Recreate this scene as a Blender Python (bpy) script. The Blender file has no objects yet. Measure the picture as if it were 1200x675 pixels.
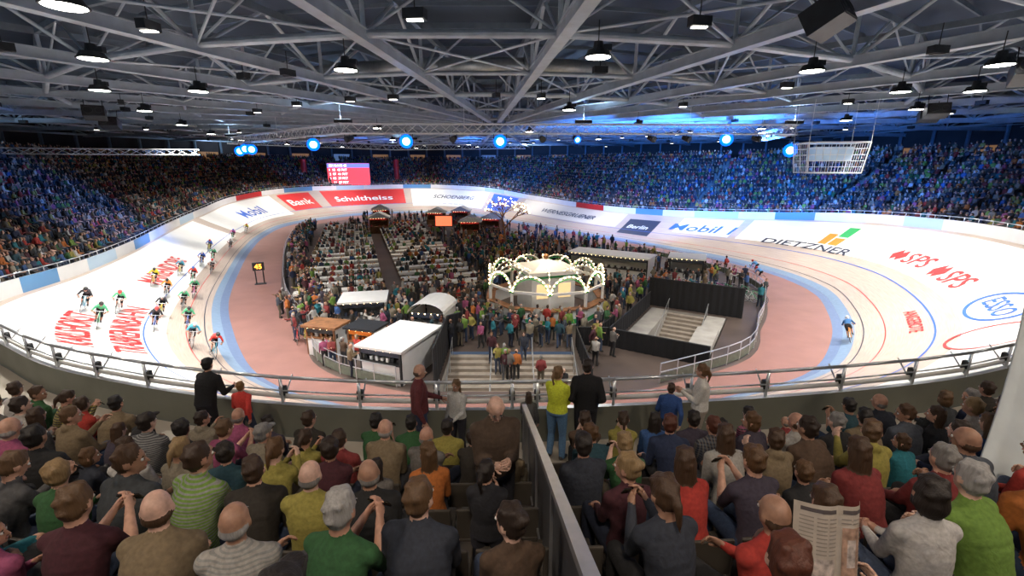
import bpy, bmesh, math, random
import numpy as np
from mathutils import Vector, Matrix
from mathutils.geometry import tessellate_polygon
random.seed(7)
scene = bpy.context.scene
col = scene.collection
V = Vector
pi = math.pi

# ------------------------------------------------------------------ materials
def newmat(name):
    m = bpy.data.materials.new(name); m.use_nodes = True
    nt = m.node_tree
    return m, nt, nt.nodes['Principled BSDF']

def mat(name, c, rough=.6, metal=0., em=0., emc=None, noise=0., nscale=5., bump=0., bscale=30.):
    m, nt, b = newmat(name)
    b.inputs['Base Color'].default_value = (*c, 1)
    b.inputs['Roughness'].default_value = rough
    b.inputs['Metallic'].default_value = metal
    if em > 0:
        b.inputs['Emission Color'].default_value = (*(emc or c), 1)
        b.inputs['Emission Strength'].default_value = em
    if noise > 0:
        tc = nt.nodes.new('ShaderNodeTexCoord')
        n = nt.nodes.new('ShaderNodeTexNoise'); n.inputs['Scale'].default_value = nscale
        n.inputs['Detail'].default_value = 5
        nt.links.new(tc.outputs['Object'], n.inputs['Vector'])
        r = nt.nodes.new('ShaderNodeValToRGB')
        r.color_ramp.elements[0].position = .3; r.color_ramp.elements[1].position = .7
        r.color_ramp.elements[0].color = (*[x*(1-noise) for x in c], 1)
        r.color_ramp.elements[1].color = (*[min(1, x*(1+noise)) for x in c], 1)
        nt.links.new(n.outputs['Fac'], r.inputs['Fac'])
        nt.links.new(r.outputs['Color'], b.inputs['Base Color'])
    if bump > 0:
        tc = nt.nodes.new('ShaderNodeTexCoord')
        n = nt.nodes.new('ShaderNodeTexNoise'); n.inputs['Scale'].default_value = bscale
        nt.links.new(tc.outputs['Object'], n.inputs['Vector'])
        bp = nt.nodes.new('ShaderNodeBump'); bp.inputs['Strength'].default_value = bump
        bp.inputs['Distance'].default_value = .02
        nt.links.new(n.outputs['Fac'], bp.inputs['Height'])
        nt.links.new(bp.outputs['Normal'], b.inputs['Normal'])
    return m

def propmat(name, prop, rough=.8, kind='plain', objcol=False, bscale=40., bump=.3):
    """colour comes from a per-object property, so one mesh can be dressed differently"""
    m, nt, b = newmat(name)
    b.inputs['Roughness'].default_value = rough
    if objcol:
        a = nt.nodes.new('ShaderNodeObjectInfo')
    else:
        a = nt.nodes.new('ShaderNodeAttribute'); a.attribute_type = 'OBJECT'; a.attribute_name = prop
    out = a.outputs['Color']
    tc = nt.nodes.new('ShaderNodeTexCoord')
    def wave(direction, scale):
        w = nt.nodes.new('ShaderNodeTexWave'); w.bands_direction = direction
        w.inputs['Scale'].default_value = scale
        nt.links.new(tc.outputs['Object'], w.inputs['Vector'])
        g = nt.nodes.new('ShaderNodeMath'); g.operation = 'GREATER_THAN'; g.inputs[1].default_value = .62
        nt.links.new(w.outputs['Fac'], g.inputs[0]); return g.outputs[0]
    def mix(fac, c1, c2, f=None):
        mx = nt.nodes.new('ShaderNodeMix'); mx.data_type = 'RGBA'
        if fac is not None: nt.links.new(fac, mx.inputs['Factor'])
        else: mx.inputs['Factor'].default_value = f
        nt.links.new(c1, mx.inputs['A'])
        if isinstance(c2, tuple): mx.inputs['B'].default_value = c2
        else: nt.links.new(c2, mx.inputs['B'])
        return mx.outputs['Result']
    if kind == 'stripe':
        out = mix(wave('Z', 14.), out, (.26, .26, .25, 1))
    if kind == 'plaid':
        o1 = mix(wave('Z', 9.), out, (.02, .02, .03, 1))
        out2 = mix(wave('X', 9.), o1, (.2, .17, .14, 1)); out = mix(None, out2, o1, .5)
    n = nt.nodes.new('ShaderNodeTexNoise'); n.inputs['Scale'].default_value = bscale
    n.inputs['Detail'].default_value = 4
    mp = nt.nodes.new('ShaderNodeMapping')
    if prop == 'hair': mp.inputs['Scale'].default_value = (3, 3, .5)
    nt.links.new(tc.outputs['Object'], mp.inputs['Vector'])
    nt.links.new(mp.outputs['Vector'], n.inputs['Vector'])
    hv = nt.nodes.new('ShaderNodeMath'); hv.operation = 'MULTIPLY_ADD'
    hv.inputs[1].default_value = .9; hv.inputs[2].default_value = .55
    nt.links.new(n.outputs['Fac'], hv.inputs[0])
    sc = nt.nodes.new('ShaderNodeVectorMath'); sc.operation = 'SCALE'
    nt.links.new(out, sc.inputs[0]); nt.links.new(hv.outputs[0], sc.inputs['Scale'])
    nt.links.new(sc.outputs[0], b.inputs['Base Color'])
    n2 = nt.nodes.new('ShaderNodeTexNoise'); n2.inputs['Scale'].default_value = bscale if prop == 'hair' else 11.
    n2.inputs['Distortion'].default_value = 0. if prop == 'hair' else 1.2
    nt.links.new(mp.outputs['Vector'], n2.inputs['Vector'])
    bp = nt.nodes.new('ShaderNodeBump'); bp.inputs['Strength'].default_value = bump
    bp.inputs['Distance'].default_value = .02
    nt.links.new(n2.outputs['Fac'], bp.inputs['Height'])
    nt.links.new(bp.outputs['Normal'], b.inputs['Normal'])
    return m

def attrmat(name, rough=.8):
    m, nt, b = newmat(name)
    a = nt.nodes.new('ShaderNodeAttribute'); a.attribute_name = 'Col'
    nt.links.new(a.outputs['Color'], b.inputs['Base Color'])
    b.inputs['Roughness'].default_value = rough
    return m

M_skin = propmat('skin', 'skin', .5, bscale=25., bump=.05)
M_shirt = propmat('shirt_cloth', 'shirt', .9, objcol=True, bump=.3)
M_stripe = propmat('striped_cloth', 'shirt', .85, 'stripe', objcol=True)
M_plaid = propmat('plaid_cloth', 'shirt', .85, 'plaid', objcol=True)
M_pants = propmat('trouser_cloth', 'pants', .85, bump=.4)
M_hair = propmat('hair', 'hair', .6, bscale=22., bump=.35)
M_shoe = mat('shoe', (.05, .05, .055), .5, noise=.5, nscale=8)
M_eye = mat('eye_dark', (.02, .015, .01), .2)
M_eyew = mat('eye_white', (.8, .8, .78), .3)
M_lip = mat('lip', (.42, .16, .13), .5)
PMATS = [M_skin, M_shirt, M_pants, M_hair, M_shoe, M_eye, M_eyew, M_lip]
M_crowd = attrmat('crowd_cloth')

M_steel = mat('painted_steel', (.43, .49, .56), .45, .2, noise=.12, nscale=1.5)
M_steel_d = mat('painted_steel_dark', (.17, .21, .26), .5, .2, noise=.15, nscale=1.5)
M_alu = mat('aluminium', (.72, .75, .78), .3, .8, noise=.06)
M_black = mat('black_metal', (.02, .022, .025), .5, noise=.3)
M_drape = mat('black_drape', (.012, .012, .014), .9, bump=.6, bscale=6)
M_white = mat('white_panel', (.8, .8, .79), .5, noise=.04, nscale=2)
M_conc = mat('concrete', (.36, .34, .31), .8, noise=.18, nscale=1.2, bump=.15)
M_step = mat('stair_stone', (.33, .28, .23), .75, noise=.15, nscale=3, bump=.1)
M_tread = mat('stand_concrete', (.13, .125, .12), .85, noise=.25, nscale=1.5, bump=.15)
M_red = mat('red_paint', (.62, .03, .03), .5, noise=.08)
M_blue = mat('blue_paint', (.03, .12, .5), .5, noise=.06)
M_green = mat('green_paint', (.04, .4, .12), .5, noise=.08)
M_orange = mat('orange_paint', (.85, .25, .03), .5, noise=.08)
M_ink = mat('dark_paint', (.03, .04, .07), .5, noise=.1)
M_pwhite = mat('white_paint', (.82, .82, .8), .45, noise=.03, nscale=.8)
M_wood = mat('hut_wood', (.25, .11, .045), .7, noise=.35, nscale=3)
M_snow = mat('snow_fleece', (.6, .6, .6), .9, noise=.15, bump=.3)
M_bulb = mat('warm_bulb', (1, .8, .45), .4, em=14, emc=(1, .72, .35))
M_cyan = mat('cyan_board', (.25, .6, .8), .5, noise=.05)
M_band = mat('azur_band', (.2, .29, .42), .45, noise=.08)
M_trusswhite = mat('truss_white', (.8, .82, .85), .4, .1, noise=.04)

# ------------------------------------------------------------------ mesh builder
def basis(d):
    d = d.normalized()
    a = V((0, 0, 1)) if abs(d.z) < .96 else V((0, 1, 0))
    x = d.cross(a).normalized(); y = x.cross(d).normalized()
    return x, y, d

class MB:
    def __init__(s): s.v = []; s.f = []; s.m = []
    def add(s, vs, fs, mi=0):
        o = len(s.v); s.v += [tuple(p) for p in vs]
        for f in fs: s.f.append(tuple(i+o for i in f)); s.m.append(mi)
    def box(s, c, d, mi=0, yaw=0., M=None):
        c = V(c); R = M if M is not None else Matrix.Rotation(yaw, 3, 'Z')
        vs = [c + R @ V((x*d[0]/2, y*d[1]/2, z*d[2]/2)) for x in (-1, 1) for y in (-1, 1) for z in (-1, 1)]
        s.add(vs, [(0, 1, 3, 2), (4, 6, 7, 5), (0, 4, 5, 1), (2, 3, 7, 6), (0, 2, 6, 4), (1, 5, 7, 3)], mi)
    def beam(s, a, b, w, h, mi=0):
        a = V(a); b = V(b); x, y, d = basis(b-a)
        vs = [p + x*i*w/2 + y*j*h/2 for p in (a, b) for i, j in ((-1, -1), (1, -1), (1, 1), (-1, 1))]
        s.add(vs, [(3, 2, 1, 0), (4, 5, 6, 7), (0, 1, 5, 4), (1, 2, 6, 5), (2, 3, 7, 6), (3, 0, 4, 7)], mi)
    def tube(s, a, b, r0, r1=None, seg=6, mi=0):
        a = V(a); b = V(b); r1 = r0 if r1 is None else r1
        if (b-a).length < 1e-5: return
        x, y, d = basis(b-a)
        vs = []
        for p, r in ((a, r0), (b, r1)):
            for i in range(seg):
                t = 2*pi*i/seg; vs.append(p + x*math.cos(t)*r + y*math.sin(t)*r)
        fs = [(i, (i+1) % seg, seg+(i+1) % seg, seg+i) for i in range(seg)]
        fs += [tuple(range(seg-1, -1, -1)), tuple(range(seg, 2*seg))]
        s.add(vs, fs, mi)
    def path(s, pts, r, seg=6, mi=0):
        for a, b in zip(pts[:-1], pts[1:]): s.tube(a, b, r, r, seg, mi)
    def ell(s, c, r, mi=0, R=None, seg=12, rings=8):
        c = V(c); R = R or Matrix.Identity(3)
        if isinstance(r, (int, float)): r = (r, r, r)
        vs = [c + R @ V((0, 0, r[2]))]
        for j in range(1, rings):
            ph = pi*j/rings
            for i in range(seg):
                t = 2*pi*i/seg
                vs.append(c + R @ V((r[0]*math.sin(ph)*math.cos(t), r[1]*math.sin(ph)*math.sin(t), r[2]*math.cos(ph))))
        vs.append(c + R @ V((0, 0, -r[2])))
        fs = [(0, 1+i, 1+(i+1) % seg) for i in range(seg)]
        for j in range(rings-2):
            a = 1+j*seg; b = a+seg
            for i in range(seg):
                k = (i+1) % seg; fs.append((a+i, b+i, b+k, a+k))
        a = 1+(rings-2)*seg; e = len(vs)-1
        fs += [(a+(i+1) % seg, a+i, e) for i in range(seg)]
        s.add(vs, fs, mi)
    def ring(s, c, ax, R, r, seg=24, rs=6, mi=0, a0=0., a1=2*pi):
        c = V(c); x, y, d = basis(V(ax)); full = abs(a1-a0-2*pi) < 1e-6
        n = seg if full else seg+1; vs = []
        for i in range(n):
            t = a0+(a1-a0)*i/seg; e = x*math.cos(t)+y*math.sin(t)
            for j in range(rs):
                p = 2*pi*j/rs; vs.append(c + e*(R+r*math.cos(p)) + d*r*math.sin(p))
        fs = []
        for i in range(seg):
            k = (i+1) % n
            for j in range(rs):
                l = (j+1) % rs; fs.append((i*rs+j, k*rs+j, k*rs+l, i*rs+l))
        s.add(vs, fs, mi)
    def quad(s, a, b, c, d, mi=0): s.add([a, b, c, d], [(0, 1, 2, 3)], mi)
    def mesh(s, name, mats, smooth=False):
        me = bpy.data.meshes.new(name); me.from_pydata(s.v, [], s.f)
        for m in mats: me.materials.append(m)
        me.polygons.foreach_set('material_index', s.m)
        if smooth: me.polygons.foreach_set('use_smooth', [True]*len(s.f))
        me.update(); return me
    def obj(s, name, mats, smooth=False, loc=None, yaw=0.):
        o = bpy.data.objects.new(name, s.mesh(name, mats, smooth)); col.objects.link(o)
        if loc is not None: o.location = loc
        o.rotation_euler.z = yaw; return o

_txt = {}
def text_geo(string):
    if string in _txt: return _txt[string]
    cu = bpy.data.curves.new('lettering', 'FONT'); cu.body = string; cu.resolution_u = 3; cu.offset = .014
    o = bpy.data.objects.new('lettering', cu); col.objects.link(o)
    dg = bpy.context.evaluated_depsgraph_get(); dg.update()
    me = bpy.data.meshes.new_from_object(o.evaluated_get(dg))
    vs = np.array([tuple(v.co) for v in me.vertices]); fs = [tuple(p.vertices) for p in me.polygons]
    bpy.data.objects.remove(o); bpy.data.curves.remove(cu); bpy.data.meshes.remove(me)
    mn = vs.min(0); mx = vs.max(0)
    vs = (vs-mn)[:, :2]/(mx[1]-mn[1])
    _txt[string] = (vs, fs, (mx[0]-mn[0])/(mx[1]-mn[1])); return _txt[string]

# ------------------------------------------------------------------ camera
CAM = V((0, 0, 10)); TH = math.radians(15)
cd = bpy.data.cameras.new('camera'); cam = bpy.data.objects.new('camera', cd); col.objects.link(cam)
cam.location = CAM; cam.rotation_euler = (pi/2-TH, 0, 0); cd.lens = 16; cd.sensor_width = 36
cd.clip_end = 500; cd.clip_start = .05
scene.camera = cam
def inview(p, mx=250, my=200):     # used only to skip geometry far outside what could be seen
    d = V(p)-CAM; dep = d.y*math.cos(TH)-d.z*math.sin(TH)
    if dep < .3: return False
    px = 600+533*d.x/dep; py = 337.5-533*(d.z*math.cos(TH)+d.y*math.sin(TH))/dep
    return -mx < px < 1200+mx and -my < py < 675+my

# ------------------------------------------------------------------ track geometry
ST = [((0,7.3,5.3),(0,16,.2)), ((-4.6,7.55,5.3),(-4,16.3,.2)), ((-9.2,8.8,5.3),(-8,17.6,.2)),
 ((-12.6,10.6,5.2),(-11,19,.2)), ((-18.5,14.5,4.6),(-14,21.5,.2)), ((-25,21.2,3.6),(-17.5,26,.2)),
 ((-29,30,3.0),(-22,33,.2)), ((-33.5,40,2.8),(-27,43,.2)), ((-38.5,51.2,3),(-32,54,.2)),
 ((-43,64,3.5),(-36.5,66,.2)), ((-46.5,78,4.3),(-39,78,.2)), ((-44,92,5),(-36.5,88,.2)),
 ((-36,103,5),(-31,96.5,.2)), ((-20.5,109,5),(-19,101,.2)), ((-6,103,4.6),(-8,95.5,.2)),
 ((4,91,3.6),(-.5,84.5,.2)), ((14,76,3),(9,70,.2)), ((22,67,3),(16.5,60,.2)),
 ((29.5,57.5,3.6),(22,51,.2)), ((33.5,46,4.6),(25,43,.2)), ((34,36,5.1),(25,36,.2)),
 ((31,26.5,5.3),(22.5,30,.2)), ((25,17.5,5.3),(19.2,24.8,.2)), ((18,12.5,5.3),(15,20.5,.2)),
 ((11.3,9.3,5.3),(9.5,18,.2)), ((6.6,8.0,5.3),(5.5,16.6,.2))]
NS = len(ST); OP = [V(a) for a, b in ST]; IP = [V(b) for a, b in ST]
def cr(P, s):
    i = math.floor(s); f = s-i; n = len(P)
    p0, p1, p2, p3 = (P[(i+k) % n] for k in (-1, 0, 1, 2))
    return .5*((2*p1)+(p2-p0)*f+(2*p0-5*p1+4*p2-p3)*f*f+(3*p1-p0-3*p2+p3)*f**3)
def outer(s): return cr(OP, s)
def inner(s): return cr(IP, s)
def normal(s):
    t = outer(s+.35)-outer(s-.35); t.z = 0; t.normalize(); return V((-t.y, t.x, 0))
def track(s, t, lift=0.):
    p = inner(s).lerp(outer(s), t); p.z -= .05*outer(s).z*math.sin(pi*t); p.z += lift; return p
def ribbon(mb, s0, s1, t0, t1, lift, mi=0, n=None, nt=6):
    n = n or max(2, int(abs(s1-s0)*10)); o = len(mb.v)
    for i in range(n+1):
        for j in range(nt+1):
            mb.v.append(tuple(track(s0+(s1-s0)*i/n, t0+(t1-t0)*j/nt, lift)))
    for i in range(n):
        for j in range(nt):
            a = o+i*(nt+1)+j; mb.f.append((a, a+nt+1, a+nt+2, a+1)); mb.m.append(mi)

# wood track surface
def wood_track_mat():
    m, nt, b = newmat('track_wood')
    uv = nt.nodes.new('ShaderNodeUVMap')
    mp = nt.nodes.new('ShaderNodeMapping'); mp.inputs['Scale'].default_value = (.15, 9, 1)
    nt.links.new(uv.outputs['UV'], mp.inputs['Vector'])
    n = nt.nodes.new('ShaderNodeTexNoise'); n.inputs['Scale'].default_value = 3; n.inputs['Detail'].default_value = 6
    nt.links.new(mp.outputs['Vector'], n.inputs['Vector'])
    r = nt.nodes.new('ShaderNodeValToRGB')
    r.color_ramp.elements[0].position = .3; r.color_ramp.elements[0].color = (.38, .3, .25, 1)
    r.color_ramp.elements[1].position = .7; r.color_ramp.elements[1].color = (.56, .47, .4, 1)
    nt.links.new(n.outputs['Fac'], r.inputs['Fac']); nt.links.new(r.outputs['Color'], b.inputs['Base Color'])
    b.inputs['Roughness'].default_value = .38
    return m
N = NS*12; NT = 10
mb = MB(); uvs = []
for i in range(N):
    for j in range(NT+1): mb.v.append(tuple(track(i/12, j/NT)))
for i in range(N):
    k = (i+1) % N
    for j in range(NT):
        mb.f.append((i*(NT+1)+j, i*(NT+1)+j+1, k*(NT+1)+j+1, k*(NT+1)+j)); mb.m.append(0)
        uvs += [(i, j*.8), (i, (j+1)*.8), (i+1, (j+1)*.8), (i+1, j*.8)]
me = mb.mesh('velodrome_track', [wood_track_mat()], True)
uvl = me.uv_layers.new(name='UVMap'); uvl.data.foreach_set('uv', [c for p in uvs for c in p])
col.objects.link(bpy.data.objects.new('velodrome_track', me))

mb = MB()   # painted fields and lines on the boards
TM = [M_pwhite, M_red, M_blue, M_green, M_orange, M_ink, M_band, mat('pale_paint', (.6, .57, .52), .45, noise=.04)]
ribbon(mb, 0, NS, .0, .06, .012, 6, NS*10, 2)
ribbon(mb, 0, NS, .10, .106, .014, 5, NS*10, 1)
ribbon(mb, 0, NS, .20, .205, .014, 1, NS*10, 1)
ribbon(mb, 0, NS, .40, .409, .02, 2, NS*10, 1)
ribbon(mb, 18.1, 23.6, .5, .97, .016, 0)
ribbon(mb, 2.8, 8.6, .3, .97, .016, 0)
ribbon(mb, 8.8, 10.6, .3, .97, .016, 0)
ribbon(mb, 10.72, 11.3, .4, .95, .016, 1)
ribbon(mb, 11.5, 12.7, .4, .97, .016, 1)
ribbon(mb, 12.8, 14.1, .3, .97, .016, 0)
ribbon(mb, 14.2, 14.75, .3, .95, .016, 2)
ribbon(mb, 14.9, 16.5, .44, .97, .016, 7)
ribbon(mb, 16.6, 17.05, .25, .8, .016, 5)
ribbon(mb, 17.3, 18.0, .5, .95, .016, 0)
ribbon(mb, 19.14, 19.26, .74, .9, .03, 3); ribbon(mb, 19.14, 19.26, .60, .72, .03, 4); ribbon(mb, 19.02, 19.12, .60, .78, .03, 4)
mb.obj('track_paint', TM)

def track_text(mb, string, sc, t0, t1, mi, lift=.05, stretch=1.):
    vs, fs, w = text_geo(string)
    tm = (t0+t1)/2
    hm = (track(sc, t1)-track(sc, t0)).length
    dp = (track(sc+.05, tm)-track(sc-.05, tm)).length/.1
    ev = (track(sc, t1)-track(sc, t0)).normalized(); eu = (track(sc+.05, tm)-track(sc-.05, tm)).normalized()
    sh = -ev.dot(eu)*hm
    out = []
    for x, y in vs: out.append(track(sc+((x-w/2)*hm*stretch+(y-.5)*sh)/dp, t0+(t1-t0)*y, lift))
    mb.add(out, fs, mi)
mb = MB()
track_text(mb, 'SPS', 20.34, .58, .71, 1, stretch=1.15); track_text(mb, 'SPS', 21.04, .56, .69, 1, stretch=1.15)
track_text(mb, 'ESSO', 21.8, .6, .69, 2, stretch=1.1)
track_text(mb, 'DIETZNER', 18.98, .48, .58, 5, stretch=1.6)
track_text(mb, 'Mobil 1', 17.62, .56, .76, 2, stretch=1.1)
track_text(mb, 'TRABRENNBAHN', 4.75, .42, .55, 1, stretch=.8)
track_text(mb, 'KARLSHORST', 4.6, .62, .75, 1, stretch=.8)
track_text(mb, 'MARIENDORF', 6.6, .5, .68, 1, stretch=.9)
track_text(mb, 'Mobil', 9.9, .5, .75, 2, stretch=1.2)
track_text(mb, 'Schultheiss', 12.1, .56, .74, 0, stretch=1.2, lift=.09)
track_text(mb, 'Bank', 11.0, .56, .76, 0, stretch=1., lift=.09)
track_text(mb, 'SCHOENBERG', 13.5, .62, .75, 5)
track_text(mb, 'WERNESGRUENER', 15.7, .6, .75, 5)
track_text(mb, 'Berlin', 16.82, .45, .58, 0, stretch=.9, lift=.09)
track_text(mb, 'ANGEBOTE', 21.75, .3, .36, 1)
def toval(mb, sc, tc, rs, rt, w, mi):
    n = 40; vs = []
    for i in range(n):
        a = 2*pi*i/n
        for k in (1, 1-w): vs.append(track(sc+rs*k*math.cos(a), tc+rt*k*math.sin(a), .05))
    mb.add(vs, [(2*i, 2*((i+1) % n), 2*((i+1) % n)+1, 2*i+1) for i in range(n)], mi)
toval(mb, 21.8, .645, .27, .13, .12, 2)
toval(mb, 22.45, .62, .28, .17, .07, 1)
for sc, tc in ((20.02, .645), (20.7, .625)):    # red arrows beside the lettering
    for du in (0, .07):
        vs = [track(sc+a+du, tc+b, .05) for a, b in ((-.06, 0), (0, -.07), (.06, 0), (0, .07))]
        mb.add(vs, [(0, 1, 2, 3)], 1)
mb.obj('track_lettering', TM)

# apron
def apw(s):
    y = inner(s).y; f = min(1, max(0, (y-17)/7)); return 2.3+1.9*f*f*(3-2*f)
def apin(s):
    p = inner(s)-normal(s)*apw(s); p.z = 0.0; return p
mb = MB(); n = NS*8
for i in range(n):
    s = i/8; a = inner(s); b = apin(s)
    mb.v += [(a.x, a.y, .2), tuple(a.lerp(b, .12)-V((0, 0, .1))), (b.x, b.y, .004)]
for i in range(n):
    k = (i+1) % n
    mb.f += [(3*i, 3*k, 3*k+1, 3*i+1), (3*i+1, 3*k+1, 3*k+2, 3*i+2)]; mb.m += [1, 0]
M_apron = mat('apron_coating', (.27, .135, .115), .55, noise=.1, nscale=.7)
M_azur = mat('apron_blue', (.14, .2, .34), .5, noise=.08)
mb.obj('track_apron', [M_apron, M_azur])

# ------------------------------------------------------------------ infield floor, with two stair pits
pit1 = [V((-3.4, 18.95, 0)), V((3.4, 18.95, 0)), V((3.4, 23.6, 0)), V((-3.4, 23.6, 0))]
pc = V((10.2, 26.9, 0)); pa = V((.51, .86, 0)); pb = V((.86, -.51, 0))
pit2 = [pc-pa*4.3-pb*2.5, pc-pa*4.3+pb*2.5, pc+pa*4.3+pb*2.5, pc+pa*4.3-pb*2.5]
loop = [apin(i/4) for i in range(NS*4)]
tri = tessellate_polygon([loop, pit1, pit2])
M_floor = mat('infield_floor', (.085, .062, .052), .5, noise=.3, nscale=.35, bump=.05)
mb = MB(); mb.add(loop+pit1+pit2, tri, 0)
mb.obj('floor', [M_floor])
mb = MB(); ns = 12
for i in range(ns):
    y1 = 23.6-i*.39; z = -.17*(i+1)
    mb.box((0, y1-.195, z-.3), (6.8, .39, .6), 0)
    mb.box((0, y1-.37, z+.003), (6.8, .03, .012), 1)
for x in (-3.45, 3.45): mb.box((x, 21.25, -1.3), (.1, 4.7, 2.5), 2)
mb.box((0, 18.9, -1.3), (6.9, .1, 2.5), 2)
for x in (-3.3, -1.1, 1.1, 3.3):
    mb.tube((x, 23.6, .85), (x, 19.0, -1.15), .025, mi=3)
    for i in (0, 3, 6, 9): mb.tube((x, 23.5-i*.39, -.17*(i+1)), (x, 23.5-i*.39, .85-.17*i), .02, mi=3)
mb.obj('staircase', [M_step, M_conc, M_conc, M_alu])
mb = MB(); R2 = Matrix((pb, pa, V((0, 0, 1)))).transposed()
def p2(u, v, z): return pc+pb*u+pa*v+V((0, 0, z))
for i in range(15):
    mb.box(p2(0, 4.1-i*.4, -.17*(i+1)-.3), (2.6, .4, .6), 0, M=R2)
mb.box(p2(0, -3.1, -2.8), (5, 2.6, .2), 1, M=R2)
mb.box(p2(1.9, 0, -1.4), (1.2, 8.6, 2.8), 2, M=R2); mb.box(p2(1.9, -2, .25), (1.2, 4.4, .5), 2, M=R2)
mb.box(p2(-1.9, 1.4, -.95), (1.2, 5.8, 1.9), 2, M=R2)
mb.box(p2(-2.52, 0, -1.45), (.06, 8.6, 2.9), 2, M=R2); mb.box(p2(2.52, 0, -1.45), (.06, 8.6, 2.9), 2, M=R2)
mb.box(p2(0, -4.33, -1.45), (5.1, .06, 2.9), 2, M=R2); mb.box(p2(0, 4.33, -1.45), (5.1, .06, 2.9), 2, M=R2)
for u in (-1.3, 1.3):
    mb.tube(p2(u, 4.3, .85), p2(u, -1.8, -1.7), .03, mi=3)
    for i in (0, 4, 8, 12): mb.tube(p2(u, 4.1-i*.4, -.17*(i+1)), p2(u, 4.1-i*.4, .77-.17*i), .02, mi=3)
mb.obj('staircase', [M_step, M_conc, M_conc, M_alu])

def drape(pts, h, name='black_drape_wall', th=.06):
    mb = MB()
    for a, b in zip(pts[:-1], pts[1:]):
        a = V((*a, 0)); b = V((*b, 0)); L = (b-a).length; n = max(2, int(L/.12)); d = (b-a)/n
        nr = V((-d.y, d.x, 0)).normalized()
        o = len(mb.v)
        for i in range(n+1):
            p = a+d*i+nr*(.03*math.sin(i*1.7))
            mb.v += [tuple(p+nr*th/2+V((0, 0, .01))), tuple(p+nr*th/2+V((0, 0, h))), tuple(p-nr*th/2+V((0, 0, h))), tuple(p-nr*th/2+V((0, 0, .01)))]
        for i in range(n):
            q = o+4*i
            for k in range(4): mb.f.append((q+k, q+(k+1) % 4, q+4+(k+1) % 4, q+4+k)); mb.m.append(0)
        mb.tube(a+V((0, 0, h)), b+V((0, 0, h)), .035, mi=1)
        for p in (a, b): mb.tube(p, p+V((0, 0, h+.03)), .035, mi=1)
    return mb.obj(name, [M_drape, M_black])
drape([(-3.6, 19.2), (-3.6, 23.9), (-2.9, 24.6)], 2.0)
drape([(3.7, 19.2), (3.7, 24.6), (5.5, 24.5)], 1.1)
e = pit2
drape([(e[0]-pb*.2-pa*.2).xy, (e[3]-pb*.2+pa*.1).xy], 1.15)
drape([(e[3]+pa*.5-pb*.4).xy, (e[2]+pa*.5+pb*.9).xy], 2.1)
drape([(e[0]-pa*.25-pb*.2).xy, (e[1]-pa*.25+pb*.1).xy], 1.1)
drape([(5.2, 25.2), (6.6, 27.3)], 1.0)

# infield railing
mb = MB()
def rail_s(s0, s1, off, posts=1.6, hs=(1.05, .6), mi=0):
    s = s0; pts = []
    while s < s1:
        p = inner(s)-normal(s)*(apw(s)+off); p.z = 0; pts.append(p); s += posts/ (outer(s+.05)-outer(s-.05)).length*.1
    for p in pts: mb.tube(p, p+V((0, 0, 1.05)), .03, mi=mi)
    for h in hs: mb.path([p+V((0, 0, h)) for p in pts], .028, mi=mi)
    for a, b in zip(pts[:-1], pts[1:]): mb.beam(a+V((0, 0, .3)), b+V((0, 0, .3)), .03, .45, 1)
rail_s(1.5, 9, .25); rail_s(17.2, 24.6, .25)
mb.obj('infield_railing', [M_alu, mat('railing_panel', (.14, .17, .13), .5, noise=.2)])

# ------------------------------------------------------------------ stands
ROWS = 16; A0 = 1.4; RD = .85; ZT = 11.2
def row_z(s, k): z0 = outer(s).z+.1; return z0+(ZT-z0)/(ROWS-1)*k
def stand_pt(s, a, z): p = outer(s)+normal(s)*a; return V((p.x, p.y, z))
mb = MB(); n = NS*6
WC = V((-4, 57, 0)); WR = 74.
for i in range(n):
    s = i/6; zl = outer(s).z
    mb.v.append(tuple(stand_pt(s, .12, zl-.1))); mb.v.append(tuple(stand_pt(s, A0, zl-.1)))
    for k in range(ROWS):
        z = row_z(s, k); mb.v.append(tuple(stand_pt(s, A0+RD*k, z))); mb.v.append(tuple(stand_pt(s, A0+RD*(k+1), z)))
    q = stand_pt(s, A0+RD*ROWS, ZT); d = (q-WC); d.z = 0; d.normalize()
    w = WC+d*(WR-.4); mb.v.append((w.x, w.y, ZT))
pr = 2+2*ROWS+1
for i in range(n):
    k = (i+1) % n
    for j in range(pr-1): mb.f.append((i*pr+j, i*pr+j+1, k*pr+j+1, k*pr+j)); mb.m.append(1 if j == 0 else 0)
mb.obj('grandstand', [M_tread, mat('walkway_floor', (.42, .38, .32), .7, noise=.12, nscale=.9)])

mb = MB(); n = 96
for i in range(n):
    a = 2*pi*i/n; b = 2*pi*(i+1)/n
    P = lambda t, z, r=WR: V((WC.x+r*math.cos(t), WC.y+r*math.sin(t), z))
    mb.quad(P(a, 10), P(b, 10), P(b, 19.5), P(a, 19.5), 0)
    if i % 2 == 0:
        a1 = a+.1*(b-a); b1 = b-.1*(b-a)
        mb.quad(P(a1, 11.3, WR-.1), P(b1, 11.3, WR-.1), P(b1, 12.9, WR-.1), P(a1, 12.9, WR-.1), 1 if i % 8 else 2)
    mb.tube(P(a, 11.2, WR-.6), P(a, 18, WR-.6), .25, seg=8, mi=3)
mb.obj('wall_round', [mat('wall_dark', (.06, .045, .045), .8, noise=.2, nscale=.4), mat('foyer_glow', (.3, .15, .06), .5, em=.16, emc=(1, .5, .2)),
                      mat('foyer_blue', (.1, .2, .35), .5, em=.2, emc=(.3, .5, 1)), M_steel_d])

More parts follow.
